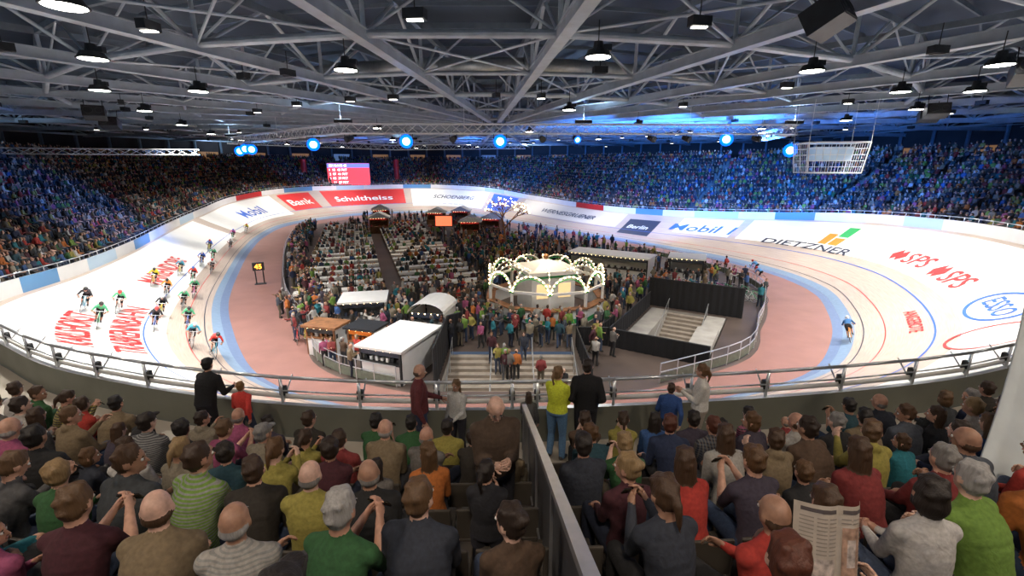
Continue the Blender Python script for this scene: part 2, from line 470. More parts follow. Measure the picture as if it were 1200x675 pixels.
# track barrier : low wall + boards + tube rails
mb = MB(); M_wallp = mat('barrier_panel', (.17, .175, .14), .6, noise=.12, nscale=1.2)
n = NS*10
cols = [3, 6, 3, 5, 3, 3, 6, 3, 7, 3, 4, 3, 5]
for i in range(n):
    s = i/10; s2 = (i+1)/10
    a = outer(s); b = outer(s2); na = normal(s); nb = normal(s2)
    near = (s < 3.6 or s > 22.8)
    h = .55 if near else .85
    A = [a-V((0, 0, .15)), a+V((0, 0, h)), a+V((0, 0, h))+na*.1, a-V((0, 0, .15))+na*.1]
    B = [b-V((0, 0, .15)), b+V((0, 0, h)), b+V((0, 0, h))+nb*.1, b-V((0, 0, .15))+nb*.1]
    ci = cols[int(s*2.3) % len(cols)]
    mb.quad(A[0], B[0], B[1], A[1], ci); mb.quad(A[1], B[1], B[2], A[2], 1); mb.quad(A[2], B[2], B[3], A[3], 0)
mb.obj('track_barrier', [M_wallp, M_alu, M_alu, M_pwhite, M_red, mat('board_blue', (.12, .3, .55), .5), mat('board_pale_blue', (.5, .66, .78), .5), M_pwhite])
mb = MB(); s = 0.; pts = []
while s < NS-.02:
    pts.append((outer(s)+normal(s)*.05, normal(s), (s < 4.2 or s > 22.2), s))
    s += 1.45/((outer(s+.05)-outer(s-.05)).length/.1)
pts.append(pts[0])
for (p, nn, near, s) in pts[:-1]:
    if near:
        mb.tube(p+V((0, 0, .4)), p+V((0, 0, 1.06)), .028, seg=8)
        mb.box(p+V((0, 0, .78))-nn*.05, (.1, .1, .16), 1, yaw=math.atan2(nn.y, nn.x))
        mb.tube(p+V((0, 0, .55)), p+V((0, 0, .95))-nn*.35, .015)
    else: mb.tube(p+V((0, 0, .6)), p+V((0, 0, 1.12)), .025, seg=6)
for (a, b) in zip(pts[:-1], pts[1:]):
    z = 1.06 if a[2] else 1.12
    mb.tube(a[0]+V((0, 0, z)), b[0]+V((0, 0, z)), .032, seg=8)
    if a[2]:
        mb.tube(a[0]+V((0, 0, .8)), b[0]+V((0, 0, .8)), .016); mb.beam(a[0]+V((0, 0, .68))-a[1]*.03, b[0]+V((0, 0, .68))-b[1]*.03, .02, .09, 2)
mb.obj('barrier_railing', [M_alu, M_black, M_pwhite], True)

# aisle handrail beside the camera
mb = MB(); hx = .3
pA = V((hx-.12, 6.1, 6.55)); pB = V((hx+.03, .1, 9.02))
mb.beam(pA, pB, .065, .045, 0)
for t in (0, .2, .4, .6, .8, 1):
    p = pA.lerp(pB, t); mb.beam(p-V((0, 0, 1.1)), p, .04, .05, 0)
mb.quad(pA-V((0, 0, 1.1)), pB-V((0, 0, .95)), pB-V((0, 0, .1)), pA-V((0, 0, .1)), 1)
mb.beam(pA-V((0, 0, .9)), pB-V((0, 0, .9)), .03, .04, 0)
mb.obj('aisle_handrail', [mat('brushed_steel', (.4, .4, .41), .4, .6, noise=.1, nscale=8), mat('railing_infill', (.11, .11, .115), .4, .3, noise=.1)])

# ------------------------------------------------------------------ roof
RC = V((-2, 60, 0)); mb = MB(); NSP = 32
RR = [6, 15, 24, 32, 40, 47.5, 54.5, 62, 73]
def rp(j, r, z): a = -pi/2+(j+.5)*2*pi/NSP; return V((RC.x+r*math.cos(a), RC.y+r*math.sin(a), z))
ZB = 15.; ZU = 17.5
for j in range(NSP):
    mb.beam(rp(j, 5, ZB), rp(j, 74, ZB), .32, .42, 0)
    mb.beam(rp(j, 5, ZB+.23), rp(j, 74, ZB+.23), .5, .04, 0); mb.beam(rp(j, 5, ZB-.23), rp(j, 74, ZB-.23), .5, .04, 0)
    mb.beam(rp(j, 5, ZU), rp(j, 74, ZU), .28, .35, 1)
    for i in range(len(RR)-1):
        a, b = RR[i], RR[i+1]; m = (a+b)/2
        mb.tube(rp(j, a, ZB), rp(j, a, ZU), .1, mi=0, seg=8)
        mb.tube(rp(j, a, ZB), rp(j, m, ZU), .09, mi=0); mb.tube(rp(j, m, ZU), rp(j, b, ZB), .09, mi=0)
for i, r in enumerate(RR):
    for j in range(NSP):
        p, q = rp(j, r, ZB+.1), rp(j+1, r, ZB+.1)
        mb.tube(p, q, .17 if i % 2 == 0 else .12, mi=0, seg=10)
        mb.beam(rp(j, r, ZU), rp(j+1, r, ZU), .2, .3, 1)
        if r > 20:
            up = (rp(j, r, ZU)+rp(j+1, r, ZU))/2
            mb.tube(p, up, .06, mi=0); mb.tube(q, up, .06, mi=0)
        if i < len(RR)-1 and (j+i) % 2 == 0:
            r2 = RR[i+1]
            mb.tube(p, rp(j+1, r2, ZB+.1), .06, mi=0); mb.tube(q, rp(j, r2, ZB+.1), .06, mi=0)
        if i < len(RR)-1:
            for f in (.33, .66):
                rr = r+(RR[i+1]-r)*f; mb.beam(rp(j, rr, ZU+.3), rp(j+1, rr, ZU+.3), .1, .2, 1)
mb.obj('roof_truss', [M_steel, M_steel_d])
mb = MB(); n = 64
mb.add([V((RC.x, RC.y, 18.2))]+[V((RC.x+78*math.cos(2*pi*i/n), RC.y+78*math.sin(2*pi*i/n), 18.2)) for i in range(n)], [(0, 1+(i+1) % n, 1+i) for i in range(n)])
mb.obj('ceiling', [mat('roof_deck', (.055, .08, .125), .6, .1, noise=.3, nscale=.25)])
mb = MB()
for r, w in ((50.5, .5), (28, .45)):
    for j in range(NSP): mb.tube(rp(j, r, 16.3), rp(j+1, r, 16.3), w, seg=12)
mb.obj('ventilation_duct', [mat('duct_metal', (.35, .38, .4), .4, .6, noise=.1)], True)
mb = MB()
for j in range(0, NSP):
    for r in (27, 36, 44, 51, 58):
        if random.random() < .55:
            p = rp(j+random.uniform(.15, .85), r, 14.6)
            mb.box(p, (.7, .35, .3), 0, yaw=random.uniform(0, 3)); mb.tube(p, p+V((0, 0, 1)), .02)
            mb.box(p-V((0, 0, .17)), (.5, .2, .03), 1 if random.random() < .45 else 0, yaw=0)
mb.obj('ceiling_fittings', [M_black, mat('fitting_glow', (1, .95, .85), .5, em=6)])

# ------------------------------------------------------------------ lighting trusses
def box_truss(mb, a, b, w=.75, mi=0):
    a = V(a); b = V(b); L = (b-a).length; n = max(1, int(L/.9)); d = (b-a)/n; x, y, _ = basis(d)
    cs = [x*w/2+y*w/2, -x*w/2+y*w/2, -x*w/2-y*w/2, x*w/2-y*w/2]
    for c in cs: mb.tube(a+c, b+c, .055, mi=mi, seg=6)
    for i in range(n):
        for k in range(4):
            p, q = cs[k], cs[(k+1) % 4]
            if i % 2: p, q = q, p
            mb.tube(a+d*i+p, a+d*(i+1)+q, .03, mi=mi, seg=4)
mb = MB(); TRP = [(-34.5, 58.5, 13), (-14.2, 40, 13), (24, 41, 13)]
box_truss(mb, TRP[0], TRP[1]); box_truss(mb, TRP[1], TRP[2])
box_truss(mb, (24, 41, 13), (27, 52, 13)); box_truss(mb, (-45, 42, 11.3), (-31, 47, 11.3), .5)
box_truss(mb, (-34.5, 58.5, 13), (-20, 80, 13)); box_truss(mb, (-20, 80, 13), (2, 74, 13))
for p in TRP+[(-24, 49, 13), (-4, 40.3, 13), (6, 40.5, 13), (15, 40.7, 13), (-20, 80, 13)]:
    mb.tube(p, (p[0], p[1], 17), .02)
mb.obj('lighting_truss', [M_trusswhite])

M_blens = mat('blue_lens', (.1, .35, 1), .3, em=22, emc=(.12, .45, 1))
M_brim = mat('blue_halo_rim', (.0, .1, 1), .3, em=2.4, emc=(.0, .12, 1))  # emissive rim around the lens imitates the lamp's blue halo
M_wlens = mat('lamp_lens', (1, 1, 1), .3, em=18, emc=(1, .97, .9))
def look(o, d): o.rotation_euler = V(d).to_track_quat('-Z', 'Y').to_euler()
def spot(name, p, tgt, e, c, ang=50, parent=None):
    l = bpy.data.lights.new(name, 'SPOT'); l.energy = e; l.color = c; l.spot_size = math.radians(ang); l.spot_blend = .6; l.shadow_soft_size = .15
    o = bpy.data.objects.new(name, l); col.objects.link(o); o.location = p; look(o, V(tgt)-V(p)); return o
def stage_light(p, tgt, lit=True, r=.2):
    p = V(p); d = (V(tgt)-p).normalized(); mb = MB()
    mb.tube(-d*.6, d*.1, r*.6, r, seg=18, mi=0)
    if lit:
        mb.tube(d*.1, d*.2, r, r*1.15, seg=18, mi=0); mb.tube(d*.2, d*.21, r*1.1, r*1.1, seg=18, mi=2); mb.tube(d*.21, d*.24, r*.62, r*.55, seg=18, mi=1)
    else: mb.tube(d*.1, d*.13, r*.95, r*.9, seg=14, mi=0)
    x = V((0, 0, 1)).cross(d).normalized()
    mb.path([x*(r+.04), x*(r+.04)+V((0, 0, r+.15)), -x*(r+.04)+V((0, 0, r+.15)), -x*(r+.04)], .02)
    mb.tube((0, 0, r+.15), (0, 0, r+.45), .03)
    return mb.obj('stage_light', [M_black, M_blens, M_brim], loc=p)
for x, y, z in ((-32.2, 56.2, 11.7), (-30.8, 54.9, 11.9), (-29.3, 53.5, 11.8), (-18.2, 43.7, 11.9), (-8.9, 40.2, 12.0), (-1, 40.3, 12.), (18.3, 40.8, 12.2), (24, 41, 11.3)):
    stage_light((x, y, z), (0, -2, 10.2), r=.5)  # oversized so the lens and halo rim stand in for glow
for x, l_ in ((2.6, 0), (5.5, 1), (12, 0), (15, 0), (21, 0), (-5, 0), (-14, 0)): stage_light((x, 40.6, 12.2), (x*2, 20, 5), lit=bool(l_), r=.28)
B = (.05, .26, 1)
for p, t, en in (((24, 41, 12), (44, 54, 7), 24000), ((20, 41, 12), (37, 68, 7), 32000), ((15, 41, 12), (22, 86, 7), 40000), ((22, 41, 12.2), (30, 76, 7), 30000),
                 ((-31, 55, 12), (-54, 66, 7), 22000), ((-25, 50, 12), (-44, 42, 6), 10000), ((-10, 78, 13), (0, 112, 7), 28000),
                 ((-20, 80, 13), (-40, 114, 7), 12000), ((24, 41, 12), (46, 36, 7), 7000), ((8, 41, 12), (10, 97, 5), 26000)):
    spot('blue_spotlight', p, t, en, B, 62)

# high bay lamps (housing + real light)
lampmb = MB()
lampmb.tube((0, 0, 0), (0, 0, .22), .48, .36, 16, 0); lampmb.tube((0, 0, .22), (0, 0, .5), .2, .16, 12, 0)
lampmb.ring((0, 0, 0), (0, 0, 1), .48, .03, 20, 6, 0); lampmb.tube((0, 0, .5), (0, 0, 1.2), .02, mi=0)
lampmb.box((.32, 0, .3), (.3, .2, .2), 0)
lampmb.tube((0, 0, -.02), (0, 0, -.012), .44, .44, 16, 1)
lme = lampmb.mesh('high_bay_lamp', [M_black, M_wlens])
ldata = {}
def lamp(p, e, c=(1, .95, .88), size=.8, spread=112):
    o = bpy.data.objects.new('high_bay_lamp', lme); col.objects.link(o); o.location = p
    key = (e, c, spread)
    if key not in ldata:
        l = bpy.data.lights.new('lamp_light', 'AREA'); l.shape = 'DISK'; l.size = size; l.energy = e; l.color = c; l.spread = math.radians(spread); ldata[key] = l
    lo = bpy.data.objects.new('lamp_light', ldata[key]); col.objects.link(lo); lo.parent = o; lo.location = (0, 0, -.05)
for p in ((-6.8, 20.3), (3.1, 18), (12.4, 20.5), (-11, 12.6), (-16.5, 25.8), (20.6, 26)): lamp((*p, 13.8), 480)
for s in (6.3, 7.4, 8.5, 9.6, 10.7, 11.8, 12.9, 14, 15.1, 16.2, 17.3, 18.3, 19.3, 20.3, 21.4, 22.5, 5.2, 3.9):
    p = track(s, .4); lamp((p.x, p.y, 13.8), 820)
for p in ((-14, 50), (-18, 72), (2, 55), (4, 34), (12, 46), (-8, 88)): lamp((*p, 13.8), 250, (1, .85, .66))
for p in ((-7, 1), (0, -2), (7, 1), (-14, 5), (14, 5)): lamp((*p, 14.2), 190, (1, .8, .6), spread=170)
def roof_fill(p, e, c=(.5, .74, 1)):  # added upward lamp with invented housing, put in to brighten the roof
    mb = MB(); mb.box((0, 0, 0), (1.4, .4, .25), 0); mb.box((0, 0, .13), (1.3, .3, .02), 1)
    o = mb.obj('roof_fill_light', [M_black, mat('roof_fill_lens', (.7, .85, 1), .4, em=3)], loc=p)
    l = bpy.data.lights.new('roof_fill_glow', 'AREA'); l.shape = 'RECTANGLE'; l.size = 1.3; l.size_y = .3; l.energy = e; l.color = c
    lo = bpy.data.objects.new('roof_fill_glow', l); col.objects.link(lo); lo.parent = o; lo.location = (0, 0, .16); lo.rotation_euler = (pi, 0, 0)
for p in ((-14, 40, 13.6), (6, 40.5, 13.6), (24, 41, 13.6), (-34, 58, 13.6), (-20, 80, 13.6), (2, 74, 13.6)): roof_fill(p, 120)
for s in (2.2, 3.6, 5, 8, 11, 14, 17, 20, 22, 23.8): p = stand_pt(s, 15.6, 11.5); roof_fill(p, 620)
for s in (0.8, 25.2): p = stand_pt(s, 15.6, 11.5); roof_fill(p, 620)

def speaker(p, sc, yaw, tilt):
    mb = MB()
    mb.box((0, 0, 0), (1, .8, .6), 0); mb.box((0, -.41, 0), (.94, .03, .54), 1); mb.ring((-.22, -.43, 0), (0, 1, 0), .2, .02, 16, 4, 0); mb.ring((.25, -.43, 0), (0, 1, 0), .15, .02, 16, 4, 0)
    mb.tube((-.4, 0, .3), (-.4, 0, .9), .02); mb.tube((.4, 0, .3), (.4, 0, .9), .02)
    o = mb.obj('loudspeaker', [M_black, mat('speaker_grille', (.03, .03, .033), .8, bump=.4, bscale=80)], loc=p)
    o.scale = (sc,)*3; o.rotation_euler = (tilt, 0, yaw)
speaker((9.9, 16, 14.5), 1.3, .7, -.5); speaker((20.5, 19.5, 13.6), 1.2, -.6, -.4); speaker((-31, 36, 13.8), 1.3, .6, -.3)
speaker((-35, 42, 13.6), 1.3, .4, -.3); speaker((28, 32, 13.5), 1.2, -.5, -.3); speaker((31, 36, 13.6), 1.2, -.5, -.3)

# hanging white cage
mb = MB()
def fr(z, a, b): return [V((x*a, y*b, z)) for x, y in ((-1, -1), (1, -1), (1, 1), (-1, 1))]
t = fr(1.1, 2.1, 1.3); b_ = fr(-1.1, 1.85, 1.2)
for k in range(4):
    l = (k+1) % 4
    mb.tube(t[k], t[l], .05); mb.tube(b_[k], b_[l], .05); mb.tube(t[k], b_[k], .05)
    for i in range(1, 8):
        f = i/8; mb.tube(t[k].lerp(t[l], f), b_[k].lerp(b_[l], f), .02, seg=4)
    for i in range(1, 5):
        f = i/5; mb.tube(t[k].lerp(b_[k], f), t[l].lerp(b_[l], f), .02, seg=4)
    mb.tube(t[k], t[k]+V((0, 0, 3)), .02)
for i in range(1, 6): mb.tube(b_[0].lerp(b_[1], i/6), b_[3].lerp(b_[2], i/6), .03)
mb.box((0, 0, .3), (2.6, 1.4, 1.0), 1); mb.box((0, 0, 1.12), (4.0, 2.5, .08), 1)
mb.obj('hanging_display_cage', [M_pwhite, mat('cage_panel', (.45, .55, .65), .4, em=.2, emc=(.5, .75, 1))], loc=(24.4, 36.5, 10.6), yaw=-.15)

# scoreboard
mb = MB()
mb.box((0, 0, 0), (9.4, .5, 5.2), 0); mb.box((0, -.27, 0), (9, .05, 4.8), 1); mb.box((0, -.31, 1.9), (9, .03, .9), 2)
for i, st in enumerate(('SIX DAYS 45', '1  12  48 PKT', '2  07  41 PKT', '3  03  39 PKT', '4  11  27 PKT')):
    vs, fs, w = text_geo(st); h = .5
    mb.add([V((-4.1+x*h, -.34, 1.65-i*.92+y*h)) for x, y in vs], fs, 3)
for x in (-4, 4): mb.tube((x, 0, -2.5), (x, 0, -4), .15)
mb.tube((-3, 0, 2.6), (-3, 0, 6), .05); mb.tube((3, 0, 2.6), (3, 0, 6), .05)
SB = V((-37, 106.5, 8.2))
mb.obj('scoreboard', [M_black, mat('led_red', (.7, .05, .08), .5, em=1.1, emc=(1, .08, .1)), mat('led_blue', (.1, .1, .5), .5, em=1., emc=(.25, .3, 1)), mat('led_white', (1, 1, 1), .5, em=2.5)], loc=SB, yaw=.3)
for x, y in ((-46, 104), (-27.5, 112)):
    mb = MB(); mb.tube((0, 0, 0), (0, 0, 6), .6, seg=16); mb.tube((0, 0, 5.4), (0, 0, 5.7), .75, seg=16); mb.tube((0, 0, 0), (0, 0, .3), .75, seg=16)
    mb.obj('red_column', [M_red], loc=(x, y, 5.5))

# ------------------------------------------------------------------ PEOPLE
def rotm(yaw=0, pitch=0, roll=0):
    return Matrix.Rotation(yaw, 3, 'Z') @ Matrix.Rotation(pitch, 3, 'X') @ Matrix.Rotation(roll, 3, 'Y')
def ik(S, W, l1, l2, pole):
    S = V(S); W = V(W); d = W-S; L = d.length
    if L > (l1+l2)*.99: W = S+d*((l1+l2)*.99/L); d = W-S; L = d.length
    a = (l1*l1-l2*l2+L*L)/(2*L); h = math.sqrt(max(0, l1*l1-a*a)); u = d/L
    p = V(pole)-u*V(pole).dot(u)
    if p.length < 1e-4: p = V((0, 0, -1))
    return S+u*a+p.normalized()*h, W
def lerpl(tab, t):
    for (t0, *a), (t1, *b) in zip(tab[:-1], tab[1:]):
        if t <= t1:
            f = (t-t0)/(t1-t0); return [x+(y-x)*f for x, y in zip(a, b)]
    return list(tab[-1][1:])

def person_mesh(name, J, hair='short', sleeve='long', bulk=0., fem=False, shorts=False, voxel=.0145, helmet=False):
    P = []   # primitives
    def c(p0, r0, p1, r1, k): P.append(('c', V(p0), r0, V(p1), r1, k))
    def e(p, r, R, k): P.append(('e', V(p), r, R or Matrix.Identity(3), k))
    pel, che, nek, hd, HR = V(J['pelvis']), V(J['chest']), V(J['neck']), V(J['head']), J.get('HR', rotm())
    shL, shR = V(J['shL']), V(J['shR'])
    xd = (shR-shL).normalized()
    def fr_(up):
        up = up.normalized(); x = (xd-up*xd.dot(up)).normalized(); y = up.cross(x)
        return Matrix((x, y, up)).transposed()
    R1 = fr_(che-pel); R2 = fr_(nek-che); b = bulk
    # torso profile along pelvis(0) -> chest(.6) -> neck(1)
    if fem: tab = [(0, .172, .125), (.15, .162, .12), (.32, .138, .108), (.5, .148, .12), (.65, .155, .118), (.8, .158, .1), (.9, .12, .078), (1, .06, .05)]
    else: tab = [(0, .165, .125), (.15, .16, .122), (.32, .155, .118), (.5, .165, .122), (.65, .178, .122), (.8, .172, .105), (.9, .13, .08), (1, .065, .055)]
    for i in range(13):
        t = i/12*.95; rx, ry = lerpl(tab, t)
        pos = pel.lerp(che, t/.6) if t < .6 else che.lerp(nek, (t-.6)/.4)
        R = R1 if t < .6 else R2
        e(pos, (rx+b*(1-max(0, t-.7)*2), ry+b*(1-max(0, t-.7)*2), .075), R, 2 if t < .06 else 1)
    c(shL, .06+b*.45, shR, .06+b*.45, 1)
    for sh in (shL, shR): c(nek+V((0, 0, -.01)), .052, sh, .056+b*.3, 1)
    c(nek-(nek-che).normalized()*.03, .062, nek+(hd-nek)*.12, .06, 1)
    def hp(x, y, z): return hd+HR @ V((x, y, z))
    c(nek, .054, hp(0, -.02, -.07), .052, 0)
    e(hp(0, -.008, .022), (.076, .095, .093), HR, 0); e(hp(0, .02, -.04), (.059, .066, .075), HR, 0)
    e(hp(0, .062, -.088), (.026, .022, .02), HR, 0); c(hp(0, .088, .002), .008, hp(0, .108, -.034), .014, 0)
    for sx in (-1, 1): e(hp(sx*.079, -.008, -.012), (.012, .021, .032), HR, 0)
    e(hp(0, .074, .022), (.05, .014, .011), HR, 0)
    if hair != 'bald':
        e(hp(0, -.017, .033), (.081, .096, .09), HR, 3); e(hp(0, -.046, -.015), (.075, .06, .072), HR, 3)
        for sx, yy, zz in ((-.03, -.05, .1), (.035, -.02, .105), (0, .03, .1), (-.045, .01, .09), (.03, -.08, .06), (-.03, -.085, .04), (0, -.09, -.02)):
            e(hp(sx, yy, zz), (.036, .036, .026), HR, 3)
    else:
        e(hp(0, -.045, -.03), (.079, .062, .045), HR, 3)
    if hair == 'long':
        e(hp(0, -.062, -.09), (.08, .045, .15), HR, 3)
        for sx in (-1, 1): c(hp(sx*.065, -.03, 0), .028, hp(sx*.08, -.03, -.17), .018, 3); c(hp(sx*.03, -.09, 0), .03, hp(sx*.035, -.085, -.24), .014, 3)
    if hair == 'bob':
        e(hp(0, -.045, -.04), (.088, .07, .09), HR, 3)
        for sx in (-1, 1): c(hp(sx*.07, 0, .03), .022, hp(sx*.075, .0, -.08), .018, 3)
    if hair == 'pony':
        c(hp(0, -.1, .03), .028, hp(0, -.14, -.03), .03, 3); c(hp(0, -.14, -.03), .03, hp(0, -.12, -.17), .012, 3)
    if hair == 'bun': e(hp(0, -.11, .06), (.04, .036, .036), HR, 3)
    if hair == 'curly':
        for a in range(11):
            t = a/11*2*pi; e(hp(.062*math.cos(t), -.03+.06*math.sin(t), .05+.02*math.sin(a*2.3)), (.036, .036, .036), HR, 3)
        e(hp(0, -.04, .0), (.088, .076, .09), HR, 3)
    if hair == 'cap':
        e(hp(0, -.01, .05), (.086, .102, .078), HR, 3); e(hp(0, .1, .055), (.06, .06, .012), HR, 3)
    if hair == 'hood':
        e(hp(0, -.07, -.14), (.1, .06, .06), HR, 1)
    if helmet:
        e(hp(0, -.015, .05), (.1, .135, .09), HR, 3)
    for sd, sh in (('L', shL), ('R', shR)):
        el, wr = V(J['el'+sd]), V(J['wr'+sd]); k = 1 if sleeve == 'long' else 0
        c(sh, .057+b*.4, sh.lerp(el, .5), .05+b*.4, 1); c(sh.lerp(el, .5), .05+b*.4, el, .043+b*.35, 1 if sleeve != 'none' else 0)
        fb = b if k else 0
        c(el, .043+fb*.35, el.lerp(wr, .45), .041+fb*.3, k); c(el.lerp(wr, .45), .04+fb*.3, wr, .028+fb*.15, k)
        c(el.lerp(wr, .93), .028, wr, .027, 0)
        d = (wr-el).normalized(); n = V(J.get('pn'+sd, (0, 0, -1))); n = (n-d*n.dot(d)).normalized(); sx = d.cross(n)
        RH = Matrix((sx, n, d)).transposed()
        e(wr+d*.05, (.041, .019, .055), RH, 0); e(wr+d*.03+sx*.025*(1 if sd == 'L' else -1), (.02, .018, .03), RH, 0)
    for sd in 'LR':
        hi, kn, an, to = (V(J[q+sd]) for q in ('hip', 'kn', 'an', 'to'))
        c(hi, .092+b*.3, hi.lerp(kn, .5), .08+b*.2, 2); c(hi.lerp(kn, .5), .08+b*.2, kn, .062+b*.1, 2)
        kk = 0 if shorts else 2; lo = 0 if shorts else .008
        c(kn, .06, kn.lerp(an, .35), .058+lo, kk); c(kn.lerp(an, .35), .058+lo, an, .04+lo*1.5, kk)
        fd = (to-an).normalized(); c(an-fd*.03-V((0, 0, .02)), .042, to, .034, 4); c(an, .04, an+(to-an)*.5, .045, 4)
    mb = MB()
    for p in P:
        if p[0] == 'c':
            mb.tube(p[1], p[3], p[2], p[4], 12); mb.ell(p[1], p[2], seg=12, rings=8); mb.ell(p[3], p[4], seg=12, rings=8)
        else: mb.ell(p[1], p[2], R=p[3], seg=16, rings=12)
    tmp = bpy.data.objects.new('tmp', mb.mesh('tmp', [])); col.objects.link(tmp)
    m = tmp.modifiers.new('r', 'REMESH'); m.mode = 'VOXEL'; m.voxel_size = voxel
    m = tmp.modifiers.new('s', 'SMOOTH'); m.factor = .5; m.iterations = 4
    dg = bpy.context.evaluated_depsgraph_get(); dg.update()
    me = bpy.data.meshes.new_from_object(tmp.evaluated_get(dg)); bpy.data.objects.remove(tmp)
    nf = len(me.polygons); ctr = np.empty(nf*3); me.polygons.foreach_get('center', ctr); ctr = ctr.reshape(-1, 3)
    best = np.full(nf, 1e9); cls = np.zeros(nf, int)
    for p in P:
        if p[0] == 'c':
            a = np.array(p[1]); d = np.array(p[3])-a; L = max(1e-9, d@d)
            t = np.clip((ctr-a)@d/L, 0, 1); ds = np.linalg.norm(ctr-a-t[:, None]*d, axis=1)-(p[2]+(p[4]-p[2])*t); k = p[5]
        else:
            q = (ctr-np.array(p[1])) @ np.array(p[3]); r = np.array(p[2]); k0 = np.linalg.norm(q/r, axis=1)
            k1 = np.linalg.norm(q/(r*r), axis=1)+1e-9; ds = k0*(k0-1)/k1; k = p[4]
        if k == 3: ds = ds-.002
        u = ds < best; best[u] = ds[u]; cls[u] = k
    vs = np.empty(len(me.vertices)*3); me.vertices.foreach_get('co', vs); vs = vs.reshape(-1, 3)
    out = MB(); out.v = [tuple(x) for x in vs]; out.f = [tuple(p.vertices) for p in me.polygons]; out.m = [int(k) for k in cls]
    body_n = (len(out.v), len(out.f))
    bpy.data.meshes.remove(me)
    for sx in (-1, 1):
        out.ell(hp(sx*.031, .076, .0), .0125, 6, seg=8, rings=6); out.ell(hp(sx*.031, .0862, .0), .0055, 5, seg=6, rings=4)
        out.ell(hp(sx*.031, .084, .02), (.017, .006, .0035), 3, HR, 8, 4)
    out.ell(hp(0, .083, -.062), (.022, .008, .006), 7, HR, 8, 6)
    cu = J.get('curl', .5)
    for sd in 'LR':
        el, wr = V(J['el'+sd]), V(J['wr'+sd]); d = (wr-el).normalized(); n = V(J.get('pn'+sd, (0, 0, -1))); n = (n-d*n.dot(d)).normalized(); sx = d.cross(n)*(1 if sd == 'L' else -1)
        for i, ln in enumerate((.07, .078, .073, .058)):
            p = wr+d*.085+sx*(.028-.0185*i)
            a = cu; q = p+(d*math.cos(a)+n*math.sin(a))*ln*.45; a += cu; q2 = q+(d*math.cos(a)+n*math.sin(a))*ln*.32; a += cu*.8; q3 = q2+(d*math.cos(a)+n*math.sin(a))*ln*.25
            out.tube(p-d*.02, q, .0095, .009, 6, 0); out.ell(q, .009, 0, seg=6, rings=4); out.tube(q, q2, .009, .008, 6, 0); out.ell(q2, .008, 0, seg=6, rings=4); out.tube(q2, q3, .008, .0065, 6, 0); out.ell(q3, .0066, 0, seg=6, rings=4)
        p = wr+d*.025+sx*.03; q = p+(d*.7+sx*.6+n*.2).normalized()*.038; q2 = q+(d*.9+sx*.15+n*.3).normalized()*.03
        out.tube(p, q, .013, .0105, 6, 0); out.ell(q, .0105, 0, seg=6, rings=4); out.tube(q, q2, .0105, .008, 6, 0); out.ell(q2, .008, 0, seg=6, rings=4)
    if J.get('gadget'):
        m_ = (V(J['wrL'])+V(J['wrR']))/2+V((0, .1, .03)); out.box(m_, (.14, .012, .075), 5, M=rotm(0, .6))
    me = out.mesh(name, PMATS, True)
    me['bn'] = body_n[1]
    return me

def seatedJ(lean=.1, hy=0., hp_=0., arms='lap', twist=0., legs='norm', fem=False):
    w = .15 if fem else .17
    J = {}; pel = V((0, -.06, .53)); J['pelvis'] = pel
    J['chest'] = pel+V((0, math.sin(lean)*.32, math.cos(lean)*.32)); J['neck'] = pel+V((0, math.sin(lean*1.2)*.54, math.cos(lean*1.2)*.54))
    J['head'] = J['neck']+V((math.sin(-hy)*.02, .035+.03*max(0, -hp_), .155-.03*abs(hp_))); J['HR'] = rotm(hy, hp_)
    T = rotm(twist)
    J['shL'] = J['neck']+T @ V((-w, 0, -.08)); J['shR'] = J['neck']+T @ V((w, 0, -.08))
    tg = {'lap': ((-.1, .3, .64), (.1, .3, .64)), 'clasp': ((-.045, .34, .68), (.045, .34, .68)), 'fold': ((.1, .17+lean*.3, .82), (-.1, .21+lean*.3, .8)),
          'phone': ((-.05, .34+lean*.2, .9), (.06, .34+lean*.2, .92)), 'photo': ((-.09, .33+lean*.4, 1.2), (.09, .33+lean*.4, 1.2)),
          'knees': ((-.16, .42, .6), (.16, .42, .6)), 'chin': ((-.03, .3+lean*.4, .95), (.08, .34, .66)), 'read': ((-.2, .36, .93), (.2, .36, .93)), 'point': ((-.1, .3, .64), (.3, .5, 1.2)),
          'back': ((-.1, .3, .64), (.34, .02, .72))}[arms]
    if arms in ('phone', 'photo'): J['gadget'] = 1
    for sd, x, t in (('L', -1, tg[0]), ('R', 1, tg[1])):
        J['el'+sd], J['wr'+sd] = ik(J['sh'+sd], t, .28, .25, (x*.22, -.25, -1))
        J['pn'+sd] = (0, 0, -1) if arms in ('lap', 'knees', 'back') else (-x, .1, -.1)
        J['hip'+sd] = (x*.09, 0, .52)
        if legs == 'norm': k = (x*.13, .41, .54); a = (x*.12, .4, .11); t2 = (x*.14, .54, .045)
        elif legs == 'wide': k = (x*.22, .37, .54); a = (x*.2, .4, .11); t2 = (x*.24, .53, .045)
        elif legs == 'cross':
            k = (x*.1, .41, .54 if x < 0 else .62); a = (x*.1, .38, .11) if x < 0 else (-.14, .6, .34); t2 = (x*.11, .52, .045) if x < 0 else (-.2, .72, .33)
        elif legs == 'out': k = (x*.12, .4, .5); a = (x*.13, .72, .2); t2 = (x*.14, .8, .3)
        J['kn'+sd], J['an'+sd], J['to'+sd] = k, a, t2
    return J
